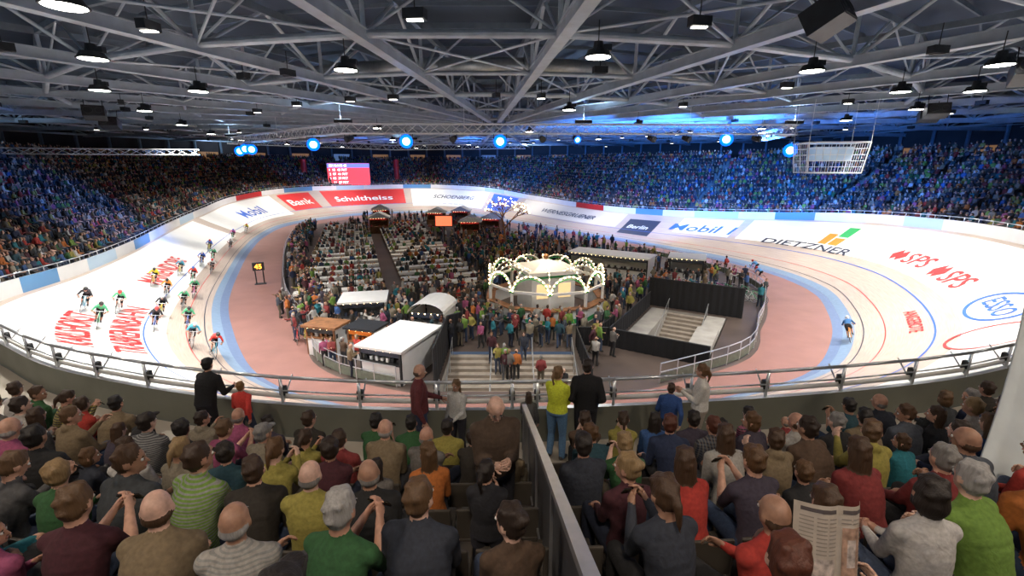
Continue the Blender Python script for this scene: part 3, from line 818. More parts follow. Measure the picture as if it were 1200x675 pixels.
def standJ(hy=0., hp_=0., arms='down', lean=0., stride=0., fem=False):
    w = .15 if fem else .17
    J = {}; pel = V((0, 0, .93)); J['pelvis'] = pel
    J['chest'] = pel+V((0, math.sin(lean)*.32, math.cos(lean)*.32)); J['neck'] = pel+V((0, math.sin(lean*1.2)*.53, math.cos(lean)*.53))
    J['head'] = J['neck']+V((0, .03+.03*max(0, -hp_), .155-.03*abs(hp_))); J['HR'] = rotm(hy, hp_)
    J['shL'] = J['neck']+V((-w, 0, -.08)); J['shR'] = J['neck']+V((w, 0, -.08))
    tg = {'down': ((-.25, .05, .86), (.25, .05, .86)), 'swing': ((-.24, .2, .92), (.24, -.15, .9)), 'chest': ((-.06, .3, 1.22), (.07, .3, 1.2)), 'photo': ((-.08, .3, 1.52), (.08, .3, 1.5)),
          'fold': ((.1, .2, 1.16), (-.1, .23, 1.13)), 'pocket': ((-.2, .08, .98), (.2, .08, .98)), 'lean': ((-.2, .42, 1.08), (.2, .42, 1.08)), 'hold': ((-.12, .35, 1.05), (.25, .05, .86)), 'point': ((-.25, .05, .86), (.15, .5, 1.42))}[arms]
    for sd, x, t in (('L', -1, tg[0]), ('R', 1, tg[1])):
        J['el'+sd], J['wr'+sd] = ik(J['sh'+sd], t, .29, .26, (x*.35, -.8, -.5))
        J['pn'+sd] = (-x, 0, 0) if arms in ('down', 'swing', 'pocket') else (-x, .1, -.2)
        y = stride*x
        J['hip'+sd] = (x*.09, 0, .9); J['kn'+sd] = (x*.1, y*.5+.03, .5); J['an'+sd] = (x*.115, y-.02, .1+max(0, -y)*.25); J['to'+sd] = (x*.14, y+.13, .04+max(0, -y)*.02)
    return J
def crouchJ():
    J = {'pelvis': (0, -.22, .98), 'chest': (0, .05, 1.14), 'neck': (0, .27, 1.17), 'head': (0, .4, 1.25), 'HR': rotm(0, -.35),
         'shL': (-.17, .23, 1.12), 'shR': (.17, .23, 1.12), 'curl': .9}
    for sd, x in (('L', -1), ('R', 1)):
        J['el'+sd], J['wr'+sd] = ik(J['sh'+sd], (x*.2, .52, .87), .28, .25, (x*.6, -.3, -.6)); J['pn'+sd] = (0, -.3, -1)
        J['hip'+sd] = (x*.08, -.2, .94)
        ped = V((x*.1, .02+.0, .28))+V((0, .16*x, .03*x))
        J['kn'+sd] = (x*.1, .1+.06*x, .66+.06*x); J['an'+sd] = ped+V((0, -.08, .1)); J['to'+sd] = ped+V((0, .05, .02))
    return J

SE = []
def S(hair, fem=False, bulk=0., sleeve='long', **k):
    SE.append((person_mesh('seated_spectator', seatedJ(fem=fem, **k), hair, sleeve, bulk, fem), hair, fem))
S('short', lean=.12, arms='lap', hy=.2, bulk=.01); S('short', bulk=.02, lean=.3, arms='clasp', legs='wide', hy=-.3)
S('bald', bulk=.025, lean=.05, arms='fold', legs='wide'); S('long', True, lean=.15, arms='lap', legs='cross', hy=.5)
S('pony', True, bulk=.01, lean=.2, arms='phone', hp_=-.4); S('bob', True, lean=.1, arms='clasp', hy=-.5)
S('short', bulk=.03, lean=.35, arms='knees', legs='wide', hy=.1); S('cap', bulk=.02, lean=.1, arms='lap', hy=-.2, sleeve='short')
S('curly', True, bulk=.02, lean=.15, arms='fold', hy=.3); S('short', lean=.2, arms='phone', sleeve='short', hp_=-.2); S('long', True, bulk=.015, lean=.3, arms='clasp', hy=-.2, hp_=-.2)
S('bun', True, lean=.05, arms='lap', hy=.7); S('hood', bulk=.015, lean=.1, arms='chin', hy=-.7); S('bald', bulk=.03, lean=.25, arms='clasp', legs='wide', hy=.3, sleeve='short')
S('short', bulk=.02, lean=.0, arms='lap', legs='out', hy=.0); S('hood', bulk=.03, lean=.2, arms='fold', hy=-1.0); S('short', bulk=.02, lean=.15, arms='clasp', hy=1.0, hp_=-.1)
S('bob', True, bulk=.02, lean=.25, arms='lap', hy=.9, twist=.3); S('short', bulk=.02, lean=.3, arms='knees', hy=-.5, twist=-.25)
SD = {}
SD['man_turn'] = person_mesh('standing_man', standJ(hy=.1, hp_=-.1, arms='hold', stride=.08), 'bald', 'long', .02)
SD['man_back'] = person_mesh('standing_man', standJ(hy=-.2, arms='pocket'), 'short', 'long', .03)
SD['woman'] = person_mesh('standing_woman', standJ(hy=-.4, arms='chest', fem=True), 'pony', 'long', .02, True)
SD['girl'] = person_mesh('standing_girl', standJ(hy=.1, arms='hold', fem=True), 'long', 'long', .02, True)
SD['lean'] = person_mesh('standing_man', standJ(hy=.2, arms='lean', lean=.25), 'cap', 'long', .03)
SD['photographer'] = person_mesh('standing_photographer', standJ(hp_=-.55, arms='chest'), 'bald', 'long', .035)
SD['walk'] = person_mesh('walking_man', standJ(arms='swing', stride=.2), 'short', 'long', .02)
SD['point'] = person_mesh('standing_man', standJ(arms='point', hy=-.3), 'short', 'long', .01)
rider = person_mesh('rider', crouchJ(), 'short', 'short', -.005, helmet=True, shorts=True, voxel=.017)

HAIRS = [(.012, .009, .008), (.018, .012, .009), (.025, .014, .009), (.045, .024, .013), (.06, .03, .014), (.11, .06, .028), (.1, .05, .02), (.26, .17, .08), (.09, .025, .012), (.2, .19, .18), (.32, .31, .3)]
SKINS = [(.56, .32, .23), (.5, .27, .19), (.62, .39, .3), (.38, .21, .14)]
SHIRTS = [(.012, .014, .02), (.015, .015, .016), (.018, .018, .02), (.03, .035, .05), (.02, .03, .07), (.04, .045, .05), (.08, .08, .085), (.13, .12, .11), (.2, .03, .03), (.06, .015, .022), (.02, .06, .08),
          (.03, .1, .035), (.2, .15, .09), (.36, .34, .31), (.22, .19, .14), (.04, .1, .26), (.4, .04, .03), (.02, .16, .2), (.09, .055, .035), (.03, .025, .02), (.05, .04, .06), (.06, .07, .09),
          (.45, .14, .03), (.16, .28, .05), (.3, .07, .15), (.5, .48, .46), (.3, .26, .06)]
PANTS = [(.015, .02, .04), (.02, .02, .022), (.03, .05, .1), (.05, .07, .12), (.12, .1, .07), (.06, .06, .065)]
rc = random.choice
def put(me, name, p, yaw, sc=1., shirt=None, hair=None, pants=None, skin=None, pat=None):
    o = bpy.data.objects.new(name, me); col.objects.link(o); o.location = p; o.rotation_euler.z = yaw; o.scale = (sc,)*3
    o.color = (*(shirt or rc(SHIRTS)), 1)
    o['hair'] = list(hair or rc(HAIRS)); o['pants'] = list(pants or rc(PANTS)); o['skin'] = list(skin or rc(SKINS))
    if pat is not None: o.material_slots[1].link = 'OBJECT'; o.material_slots[1].material = pat
    return o
def yaw_of(d): return math.atan2(-d.x, d.y)

WZ = 5.2
standers = [('man_turn', 'standing_man', (-1.5, 6.65, WZ), (1, .25), 1.02, (.13, .03, .035), (.1, .07, .05), (.03, .04, .08)),
 ('girl', 'standing_girl', (-.9, 6.75, WZ), (-.5, -1), .84, (.5, .5, .48), (.12, .07, .03), (.02, .02, .03)),
 ('woman', 'standing_woman', (.74, 6.7, WZ), (.5, 1), .98, (.65, .72, .05), (.2, .12, .06), (.1, .2, .35)),
 ('man_back', 'standing_man', (1.22, 6.75, WZ), (.1, 1), 1.04, (.012, .012, .014), (.02, .012, .01), (.015, .015, .02)),
 ('girl', 'standing_child', (.28, 6.9, WZ), (.1, 1), .66, (.1, .1, .1), (.05, .03, .02), (.02, .02, .03)),
 ('walk', 'standing_boy', (2.62, 6.8, WZ), (.4, 1), .78, (.03, .08, .25), (.04, .02, .01), (.02, .03, .06)),
 ('woman', 'standing_woman', (3.12, 6.8, WZ), (-1, .3), .98, (.7, .68, .64), (.14, .07, .03), (.35, .3, .25)),
 ('lean', 'standing_man', (-5.2, 6.95, WZ), (.2, 1), .97, (.012, .012, .014), (.01, .01, .01), (.01, .01, .015)),
 ('walk', 'standing_child', (-4.6, 7.0, WZ), (.1, 1), .74, (.6, .05, .04), (.2, .1, .03), (.03, .04, .08))]
blocked = []
for k, nm, p, d, sc, sh, hr, pn in standers: put(SD[k], nm, p, yaw_of(V((*d, 0))), sc, sh, hr, pn)
put(SD['photographer'], 'standing_photographer', (-.16, 3.85, row_z(0, 2)), yaw_of(V((.25, -1, 0))), 1.03, (.07, .045, .03), (.02, .015, .01), (.03, .03, .04)); blocked.append(V((-.14, 3.85)))
put(SD['woman'], 'standing_woman', (-.2, 3.1, row_z(0, 3)-.2), yaw_of(V((.1, 1, 0))), .8, (.02, .02, .025), (.015, .01, .008), (.02, .02, .03)); blocked.append(V((-.17, 3.15)))
blocked.append(V((1.75, 1.5)))

# seated spectators close to the camera, one object each
seatpts = []; nseat = 0
crowd_pl = []     # remaining seats, filled by merged crowd
aisles = [1.9, 24.2, 22.9, 3.4, 5.1, 6.6, 8.0, 9.3, 10.7, 12.1, 13.4, 14.7, 16.0, 17.3, 18.6, 19.9, 21.3]
last = None
for k in range(ROWS):
    s = -6.9+random.random()*.05
    a = A0+RD*k+.42
    while s < NS-6.9-.05:
        p = stand_pt(s, a, row_z(s, k)); sp = ((stand_pt(s+.05, a, 0)-stand_pt(s-.05, a, 0)).length)/.1
        s += .5/sp
        sm = s % NS
        if p.y < -1.5: continue
        if not inview(p+V((0, 0, 1)), 350, 300): continue
        dist = (p-CAM).length
        if any(abs(sm-x)*sp < (.3 if dist < 15 else .5) for x in aisles): continue
        if (p.xy-SB.xy).length < 4.2 and p.y < 110: continue
        if dist < 15:
            seatpts.append((p, normal(s)))
            if .02 < p.x < .58 and dist < 9: continue
            if k >= 5 and abs(p.x) < .7 or (p.xy.length < 1.0): continue
            if any((p.xy-b2).length < .45 for b2 in blocked): continue
            if random.random() < (.03 if k > 0 else .15): continue
            ch_ = [m for m in SE if m is not last]; last = rc(ch_); me, hair, fem = last; ch = random.random() < .15
            sc = random.uniform(.7, .82) if ch else random.uniform(.94, 1.04)*(.96 if fem else 1)
            hc = rc(HAIRS[:8] if fem or ch else HAIRS)
            if hair == 'bald': hc = rc(HAIRS[9:]+[HAIRS[4]])
            pat = random.random(); pat = M_plaid if pat < .05 else (M_stripe if pat < .1 else None)
            put(me, 'seated_child' if ch else ('seated_woman' if fem else 'seated_man'), p+V((random.uniform(-.04, .04), random.uniform(-.05, .05), .46*(1-sc))),
                yaw_of(-normal(s))+random.uniform(-.28, .28), sc, hair=hc, pat=pat)
            nseat += 1
        elif random.random() < .95:
            crowd_pl.append((p, yaw_of(-normal(s))+random.uniform(-.3, .3), dist))
print('near seated', nseat, 'far', len(crowd_pl))
mb = MB()
for p, nn in seatpts:
    R = Matrix.Rotation(yaw_of(-nn), 3, 'Z'); q = lambda x, y, z: p+R @ V((x, y, z))
    mb.box(q(0, .0, .4), (.44, .42, .035), 0, M=R); mb.box(q(0, -.24, .6), (.44, .03, .34), 0, M=R); mb.box(q(0, -.22, .43), (.44, .08, .06), 0, M=R)
    mb.box(q(0, -.1, .2), (.06, .25, .4), 1, M=R)
so_ = mb.obj('stadium_seats', [mat('seat_plastic', (.07, .06, .05), .45, noise=.1), M_steel_d])
bv = so_.modifiers.new('b', 'BEVEL'); bv.width = .012; bv.segments = 2

# rucksack on the empty seat beside the rail
def rucksack(p, yaw, colr):
    mb = MB()
    mb.ell((0, 0, .23), (.17, .11, .24), 0, seg=20, rings=14); mb.ell((0, .1, .15), (.12, .06, .11), 0, seg=16, rings=10)
    for x in (-.08, .08): mb.path([V((x, -.09, .42)), V((x*1.2, -.16, .32)), V((x*1.2, -.15, .14)), V((x, -.09, .05))], .016, mi=1)
    mb.ring((0, -.02, .47), (0, 1, 0), .035, .009, 12, 6, 1); mb.beam((-.1, .165, .2), (.1, .165, .2), .008, .012, 1)
    mb.obj('rucksack', [mat('rucksack_cloth', colr, .8, noise=.2, bump=.4, bscale=20), M_black], True, loc=p, yaw=yaw)
rucksack((.58, 2.95, row_z(0, 3)+.0), .3, (.03, .03, .035)); rucksack((.5, 4.6, row_z(0, 1)+.0), -.3, (.02, .05, .12))

# ---- merged crowds
def lod(me, target):
    o = bpy.data.objects.new('tmp', me.copy()); col.objects.link(o)
    bm = bmesh.new(); bm.from_mesh(o.data); bm.faces.ensure_lookup_table()
    bmesh.ops.delete(bm, geom=bm.faces[me['bn']:], context='FACES'); bm.to_mesh(o.data); bm.free()
    t = sum(len(p.vertices)-2 for p in o.data.polygons)
    m = o.modifiers.new('d', 'DECIMATE'); m.ratio = target/t; m.use_collapse_triangulate = True
    dg = bpy.context.evaluated_depsgraph_get(); dg.update()
    r = bpy.data.meshes.new_from_object(o.evaluated_get(dg))
    vs = np.empty(len(r.vertices)*3); r.vertices.foreach_get('co', vs)
    r.calc_loop_triangles()
    F = np.array([tuple(t.vertices) for t in r.loop_triangles]); C = np.array([r.polygons[t.polygon_index].material_index for t in r.loop_triangles])
    bpy.data.objects.remove(o); bpy.data.meshes.remove(r)
    return vs.reshape(-1, 3), F, np.minimum(C, 4)
def merge(name, pl, dim=1.):      # pl: (template, pos, yaw, scale)
    VV = []; FF = []; CC = []; off = 0
    for (tv, tf, tc), p, yaw, sc in pl:
        c, s_ = math.cos(yaw)*sc, math.sin(yaw)*sc
        v = np.empty_like(tv); v[:, 0] = tv[:, 0]*c-tv[:, 1]*s_+p[0]; v[:, 1] = tv[:, 0]*s_+tv[:, 1]*c+p[1]; v[:, 2] = tv[:, 2]*sc+p[2]
        pal = np.array([rc(SKINS), rc(SHIRTS), rc(PANTS), rc(HAIRS), (.04, .04, .04)])*dim
        VV.append(v); FF.append(tf+off); CC.append(pal[tc]); off += len(tv)
    VV = np.concatenate(VV); FF = np.concatenate(FF); CC = np.concatenate(CC); nf = len(FF)
    me = bpy.data.meshes.new(name); me.vertices.add(len(VV)); me.vertices.foreach_set('co', VV.ravel())
    me.loops.add(nf*3); me.loops.foreach_set('vertex_index', FF.ravel().astype(np.int32))
    me.polygons.add(nf); me.polygons.foreach_set('loop_start', np.arange(0, nf*3, 3, dtype=np.int32))
    at = me.attributes.new('Col', 'FLOAT_COLOR', 'CORNER')
    cc = np.ones((nf*3, 4)); cc[:, :3] = np.repeat(CC, 3, axis=0); at.data.foreach_set('color', cc.ravel())
    me.update(calc_edges=True); me.polygons.foreach_set('use_smooth', [True]*nf); me.materials.append(M_crowd)
    o = bpy.data.objects.new(name, me); col.objects.link(o); return o
seatH = [lod(SE[i][0], 420) for i in (0, 2, 3, 5, 6, 7)]
seatL = [lod(SE[i][0], 130) for i in (0, 2, 3, 6, 7)]
merge('seated_spectator_crowd', [(rc(seatH if d < 38 else seatL), p+V((random.uniform(-.08, .08), 0, random.uniform(-.04, .04))), y, random.uniform(.9, 1.05)) for p, y, d in crowd_pl], .85)
stH = [lod(SD[k], 600) for k in ('man_back', 'woman', 'walk', 'point', 'man_turn', 'photographer')]

# ------------------------------------------------------------------ infield furniture
occ = []   # (x, y, r) places where nobody may stand
tabdir = V((-.32, .947, 0)); tabx = V((.947, .32, 0)); inf = []
mb = MB(); T0 = V((-16.2, 33.2, 0)); tyaw = math.atan2(tabx.y, tabx.x)
for j in range(20):
    for cidx in range(2):
        c0 = T0+tabdir*(j*2.25)+tabx*(cidx*8.2+ 3.0)
        for m_ in range(3):
            c = c0+tabx*(m_-1)*2.25
            mb.box(c+V((0, 0, .74)), (2.2, .85, .04), 0, yaw=tyaw)
            mb.box(c+V((0, 0, .66))+tabdir*.425, (2.2, .01, .2), 0, yaw=tyaw); mb.box(c+V((0, 0, .66))-tabdir*.425, (2.2, .01, .2), 0, yaw=tyaw)
            for u in (-.95, .95):
                for w in (-.3, .3): mb.tube(c+tabx*u+tabdir*w, c+tabx*u+tabdir*w+V((0, 0, .73)), .02, mi=1, seg=4)
            if j < 9:
                for q in range(5):
                    g = c+tabx*random.uniform(-.95, .95)+tabdir*random.uniform(-.3, .3); mb.tube(g+V((0, 0, .76)), g+V((0, 0, .92)), .035, .04, 6, random.choice((2, 3)))
            for w in (-.72, .72):
                mb.box(c+tabdir*w+V((0, 0, .43)), (2.1, .28, .04), 1, yaw=tyaw)
                for u in (-.9, .9): mb.box(c+tabdir*w+tabx*u+V((0, 0, .21)), (.05, .24, .42), 1, yaw=tyaw)
                for u in (-.75, -.2, .35, .85):
                    if random.random() < (.34 if w < 0 else .55):
                        inf.append((rc(seatH if j < 5 else seatL), c+tabdir*(w+.06*(1 if w > 0 else -1))+tabx*u, yaw_of(-tabdir if w > 0 else tabdir), 1.))
mb.obj('banquet_tables', [mat('tablecloth', (.8, .78, .74), .8, noise=.06), mat('bench_wood', (.3, .16, .06), .6, noise=.2), mat('beer_glass', (.6, .3, .03), .2), M_pwhite])
merge('seated_diners', inf)

# central pavilion with arches of bulbs
PX, PY = 2.4, 31.8
mb = MB(); R8 = 4.1; nn = 10
pp = [V((R8*math.cos(2*pi*(i+.5)/nn), R8*math.sin(2*pi*(i+.5)/nn), 0)) for i in range(nn)]
for i in range(nn):
    a, b = pp[i], pp[(i+1) % nn]; m_ = (a+b)/2; L = (b-a).length; yw = math.atan2((b-a).y, (b-a).x)
    mb.box(m_+V((0, 0, .5)), (L, .35, 1.0), 0, yaw=yw); mb.box(m_+V((0, 0, 1.04)), (L+.1, .6, .07), 1, yaw=yw); mb.box(m_*1.045+V((0, 0, .25)), (L, .03, .3), 2, yaw=yw)
    mb.box(a+V((0, 0, 1.05)), (.16, .16, 2.1), 0, yaw=yw); mb.box(a+V((0, 0, 2.12)), (.26, .26, .12), 2, yaw=yw)
    mb.box(m_+V((0, 0, 2.1)), (L, .12, .16), 0, yaw=yw)
    x = (b-a).normalized(); prev = None
    for q in range(13):
        t = pi*q/12; p = m_+x*math.cos(t)*L*.47+V((0, 0, 2.15+math.sin(t)*L*.42))
        if prev: mb.tube(prev, p, .06, mi=0); mb.tube(prev*1+V((0, 0, -.18)), p+V((0, 0, -.18)), .03, mi=2)
        mb.ell(p*1.0+m_.normalized()*.09, .055, 3, seg=6, rings=4); prev = p
    c_ = a*.42+V((0, 0, 0)); prev = None
    for q in range(9):
        t = q/8; p = a.lerp(c_, t)+V((0, 0, 2.15+.8*math.sin(pi*t)+.7*t));
        if prev: mb.tube(prev, p, .045, mi=0)
        mb.ell(p+V((0, 0, .07)), .045, 3, seg=6, rings=4); prev = p
mb.box((0, 0, 1.4), (3.2, 3.2, 2.8), 0, yaw=.3); mb.box((0, 0, 2.95), (3.8, 3.8, .25), 0, yaw=.3); mb.box((0, 0, 2.7), (3.5, 3.5, .12), 2, yaw=.3)
Rk = Matrix.Rotation(.3, 3, 'Z')
for x0 in (-1, 1): mb.box(Rk @ V((x0*.8, -1.62, 1.7)), (.9, .05, 1.0), 4, yaw=.3)
tp = [Rk @ V((x*1.5, y*1.5, 3.05)) for x, y in ((-1, -1), (1, -1), (1, 1), (-1, 1))]+[V((0, 0, 3.7))]
mb.add(tp, [(0, 1, 4), (1, 2, 4), (2, 3, 4), (3, 0, 4)], 0)
mb.ell((0, 0, 3.8), .2, 1)
mb.obj('bar_pavilion', [M_white, M_wood, M_green, M_bulb, mat('bar_window', (.5, .35, .15), .4, em=.8, emc=(1, .7, .35))], loc=(PX, PY, 0)); occ.append((PX, PY, 4.7))
l = bpy.data.lights.new('pavilion_glow', 'POINT'); l.energy = 250; l.color = (1, .8, .5); l.shadow_soft_size = .5
o = bpy.data.objects.new('pavilion_glow', l); col.objects.link(o); o.location = (PX, PY, 5)
def booth(x, y, w, d, h, yaw, roof='flat', walls=0, name='trade_booth'):
    mb = MB()
    mb.box((0, d/2-.04, h/2), (w, .08, h), walls)
    for sx in (-1, 1): mb.box((sx*(w/2-.04), 0, h/2), (.08, d-.16, h), walls)
    mb.box((0, -d/2+.2, .5), (w-.2, .4, 1.0), walls); mb.box((0, -d/2+.2, 1.03), (w-.1, .55, .05), 1)
    for sx in (-1, 1): mb.box((sx*(w/2-.05), -d/2+.05, h/2), (.1, .1, h), 1)
    mb.box((0, -d/2+.05, h-.15), (w, .06, .3), 2)
    if roof == 'flat': mb.box((0, 0, h+.06), (w+.3, d+.3, .12), 3)
    elif roof == 'gable':
        g = h+w*.28; x0 = w/2+.25; y0 = d/2+.25
        mb.add([(-x0, -y0, h), (x0, -y0, h), (x0, y0, h), (-x0, y0, h), (0, -y0, g), (0, y0, g), (-x0, -y0, h+.12), (x0, -y0, h+.12), (x0, y0, h+.12), (-x0, y0, h+.12), (0, -y0, g+.12), (0, y0, g+.12)],
               [(0, 4, 5, 3), (4, 1, 2, 5), (6, 9, 11, 10), (10, 11, 8, 7), (0, 6, 10, 4), (4, 10, 7, 1), (2, 8, 11, 5), (5, 11, 9, 3), (0, 3, 9, 6), (1, 7, 8, 2), (0, 1, 4), (2, 3, 5)], 3)
    else:
        n = 10; vs = []
        for i in range(n+1):
            t = pi*i/n
            for yy in (-d/2-.1, d/2+.1): vs.append((-math.cos(t)*(w/2+.1), yy, h+math.sin(t)*w*.3))
        mb.add(vs, [(2*i, 2*i+1, 2*i+3, 2*i+2) for i in range(n)], 3)
    for i in range(int(w/.4)): mb.ell((-w/2+.2+i*.4, -d/2-.05, h-.02), .035, 4, seg=6, rings=4)
    # goods on the counter and shelf
    for i in range(int(w/.3)): mb.box((-w/2+.25+i*.3, -d/2+.2, 1.05+.1), (.14, .14, random.uniform(.12, .3)), random.choice((0, 1, 2)))
    mb.box((0, d/2-.25, 1.5), (w-.3, .3, .04), 1)
    occ.append((x, y, max(w, d)*.62))
    return mb, (x, y, 0), yaw, name
def fin(b, mats): b[0].obj(b[3], mats, loc=b[1], yaw=b[2])
WB = [M_white, M_black, M_ink, M_white, M_bulb]
fin(booth(-5.6, 21.5, 2.3, 3.6, 1.7, -.35, 'flat'), WB)
fin(booth(-9.4, 27.8, 2.6, 2.2, 1.9, .2, 'flat'), WB); fin(booth(-4.9, 27.0, 2.1, 2.4, 1.5, -.2, 'barrel'), WB)
fin(booth(-10.2, 23.6, 1.8, 1.2, 1.6, -.25, 'flat'), [M_white, M_wood, M_black, M_wood, M_bulb]); fin(booth(-7.8, 23.0, 1.6, 1.2, 1.7, -.3, 'flat'), [M_white, M_wood, M_orange, M_black, M_bulb])
fin(booth(9.3, 41.8, 7.4, 2.4, 2.1, -.55, 'flat'), WB); fin(booth(15.6, 39.8, 2.8, 2.4, 2.2, -.4, 'flat'), WB)
HB = [M_wood, M_wood, M_red, M_snow, M_bulb]
for x, y, yw in ((-20.6, 71, .2), (-13, 79, 0), (-9, 82, -.1), (-3, 70, -.2), (-24, 84, .3), (-6, 66, 0)): fin(booth(x, y, 2.8, 2.4, 2.3, yw, 'gable', name='christmas_market_hut'), HB)

# bare tree with lights
mb = MB()
def branch(p, d, L, r, lv):
    q = p+d*L; mb.tube(p, q, r, r*.65, 6, 0)
    if lv == 0:
        if random.random() < .25: mb.ell(q, .07, 1, seg=6, rings=4)
        return
    for i in range(3):
        dd = (d+V((random.uniform(-1, 1), random.uniform(-1, 1), random.uniform(-.3, .3)))*.8).normalized(); branch(q, dd, L*.74, r*.6, lv-1)
branch(V((0, 0, 0)), V((0, 0, 1)), 2.0, .2, 5)
mb.obj('illuminated_tree', [M_wood, M_bulb], loc=(-1, 60, 0)); occ.append((-1, 60, 1))
mb = MB(); mb.box((0, 0, 3.4), (2.2, .3, 1.4), 0); mb.box((0, -.17, 3.4), (2, .03, 1.2), 1); mb.tube((0, 0, 0), (0, 0, 2.8), .08)
mb.obj('video_screen', [M_black, mat('screen_red', (.8, .1, .05), .5, em=2, emc=(1, .12, .05))], loc=(-8.5, 57, 0))
mb = MB(); mb.box((0, 0, 1.6), (.9, .25, .7), 0); mb.tube((-.3, 0, 0), (-.3, 0, 1.4), .05); mb.tube((.3, 0, 0), (.3, 0, 1.4), .05); mb.box((0, 0, .04), (.9, .6, .08), 0)
vs, fs, w = text_geo('45'); mb.add([V((-.3+x*.42, -.14, 1.4+y*.42)) for x, y in vs], fs, 1)
mb.obj('lap_counter', [M_black, mat('led_amber', (1, .5, .05), .5, em=5, emc=(1, .3, .03))], loc=(-22.0, 38.6, 0), yaw=.45)

# bicycles
def bike_mesh():
    mb = MB()
    for y in (-.42, .57):
        mb.ring((0, y, .34), (1, 0, 0), .325, .013, 28, 6, 1); mb.ring((0, y, .34), (1, 0, 0), .305, .01, 28, 4, 2); mb.tube((-.04, y, .34), (.04, y, .34), .02, mi=2)
        for i in range(12): a = 2*pi*i/12; mb.tube((0, y, .34), (0, y+.3*math.cos(a), .34+.3*math.sin(a)), .003, seg=3, mi=2)
    bb = V((0, 0, .28)); st = V((0, -.17, .85)); hd = V((0, .42, .86)); hb = V((0, .46, .7))
    for a, b, r in ((bb, st, .016), (bb, hb, .022), (st-V((0, -.01, .06)), hd, .018), (hd+V((0, -.01, .05)), hb, .02)): mb.tube(a, b, r, mi=0)
    for x in (-.05, .05): mb.tube(V((x, -.42, .34)), bb+V((x*.5, 0, 0)), .011, mi=0); mb.tube(V((x, -.42, .34)), st-V((0, 0, .08)), .009, mi=0); mb.tube(V((x, .57, .34)), hb, .012, mi=0)
    mb.tube(st, st+V((0, -.02, .1)), .014, mi=2); mb.ell(st+V((0, -.02, .12)), (.06, .13, .025), 1)
    mb.tube(hd, hd+V((0, .08, .06)), .014, mi=2); c_ = hd+V((0, .09, .06)); mb.tube(c_-V((.2, 0, 0)), c_+V((.2, 0, 0)), .013, mi=2)
    for x in (-.2, .2): mb.path([c_+V((x, 0, 0)), c_+V((x, .08, -.03)), c_+V((x, .08, -.11)), c_+V((x, -.02, -.14))], .014, mi=1)
    mb.ring(bb+V((.05, 0, 0)), (1, 0, 0), .09, .006, 18, 4, 2)
    for x, s_ in ((.08, 1), (-.08, -1)): mb.tube(bb+V((x, 0, 0)), bb+V((x, .16*s_, .03*s_)), .01, mi=2); mb.box(bb+V((x*1.5, .16*s_, .03*s_)), (.08, .07, .02), 1)
    return mb
M_frame = propmat('bike_frame', 'pants', .3, bump=0.)
bme = bike_mesh().mesh('bicycle', [M_frame, M_black, M_alu])
JER = [(.85, .75, .05), (.8, .06, .05), (.8, .8, .8), (.05, .15, .6), (.05, .05, .06), (.9, .35, .05), (.1, .5, .25), (.1, .5, .7), (.7, .1, .4)]
def cyclist(s, t, fwd=-1, j=None):
    p = track(s, t); d = (track(s+fwd*.1, t)-p).normalized(); across = (track(s, t+.05)-track(s, t-.05)).normalized()
    nz = across.cross(d); nz = nz if nz.z > 0 else -nz
    up = (nz*.75+V((0, 0, 1))*.25); up = (up-d*up.dot(d)).normalized(); x = d.cross(up)
    e_ = bpy.data.objects.new('track_cyclist', None); col.objects.link(e_); e_.empty_display_size = .2
    e_.matrix_world = Matrix.Translation(p+nz*.005) @ Matrix((x, d, up)).transposed().to_4x4()
    j = j or rc(JER); r = put(rider, 'rider', (0, 0, 0), 0, 1., j, rc([(.7, .7, .7), (.03, .03, .03), (.6, .05, .05), (.1, .2, .6)]), (.02, .02, .025)); r.parent = e_
    b = bpy.data.objects.new('bicycle', bme); col.objects.link(b); b['pants'] = list(rc(JER)); b.parent = e_
for s, t in ((4.5, .2), (4.75, .6), (4.9, .36), (5.15, .7), (5.05, .2), (5.3, .35), (5.25, .56), (5.6, .25), (5.85, .4), (6.0, .22), (6.1, .55), (6.4, .3), (6.55, .45), (6.8, .2), (7.0, .35), (7.25, .28), (7.6, .4), (7.9, .2), (8.4, .3), (8.9, .25), (4.2, .12)): cyclist(s, t)
cyclist(22.05, .05, j=(.03, .12, .3)); cyclist(18.9, -.1, j=(.1, .3, .6)); cyclist(19.1, -.18, j=(.1, .3, .6))
for x, y, yw in [(-12.6+i*.42, 25.0+i*.12, .4) for i in range(7)]+[(-8+i*.4, 25.2, -.2) for i in range(6)]+[(14+i*.55, 36.5-i*.25, .5) for i in range(9)]+[(10+i*.6, 38.3-i*.3, .3) for i in range(5)]+[(16.5+i*.5, 34.5-i*.4, .7) for i in range(5)]:
    b = bpy.data.objects.new('parked_bicycle', bme); col.objects.link(b); b['pants'] = list(rc(JER)); b.location = (x, y, .0); b.rotation_euler = (0, .08, yw); occ.append((x, y, .5))

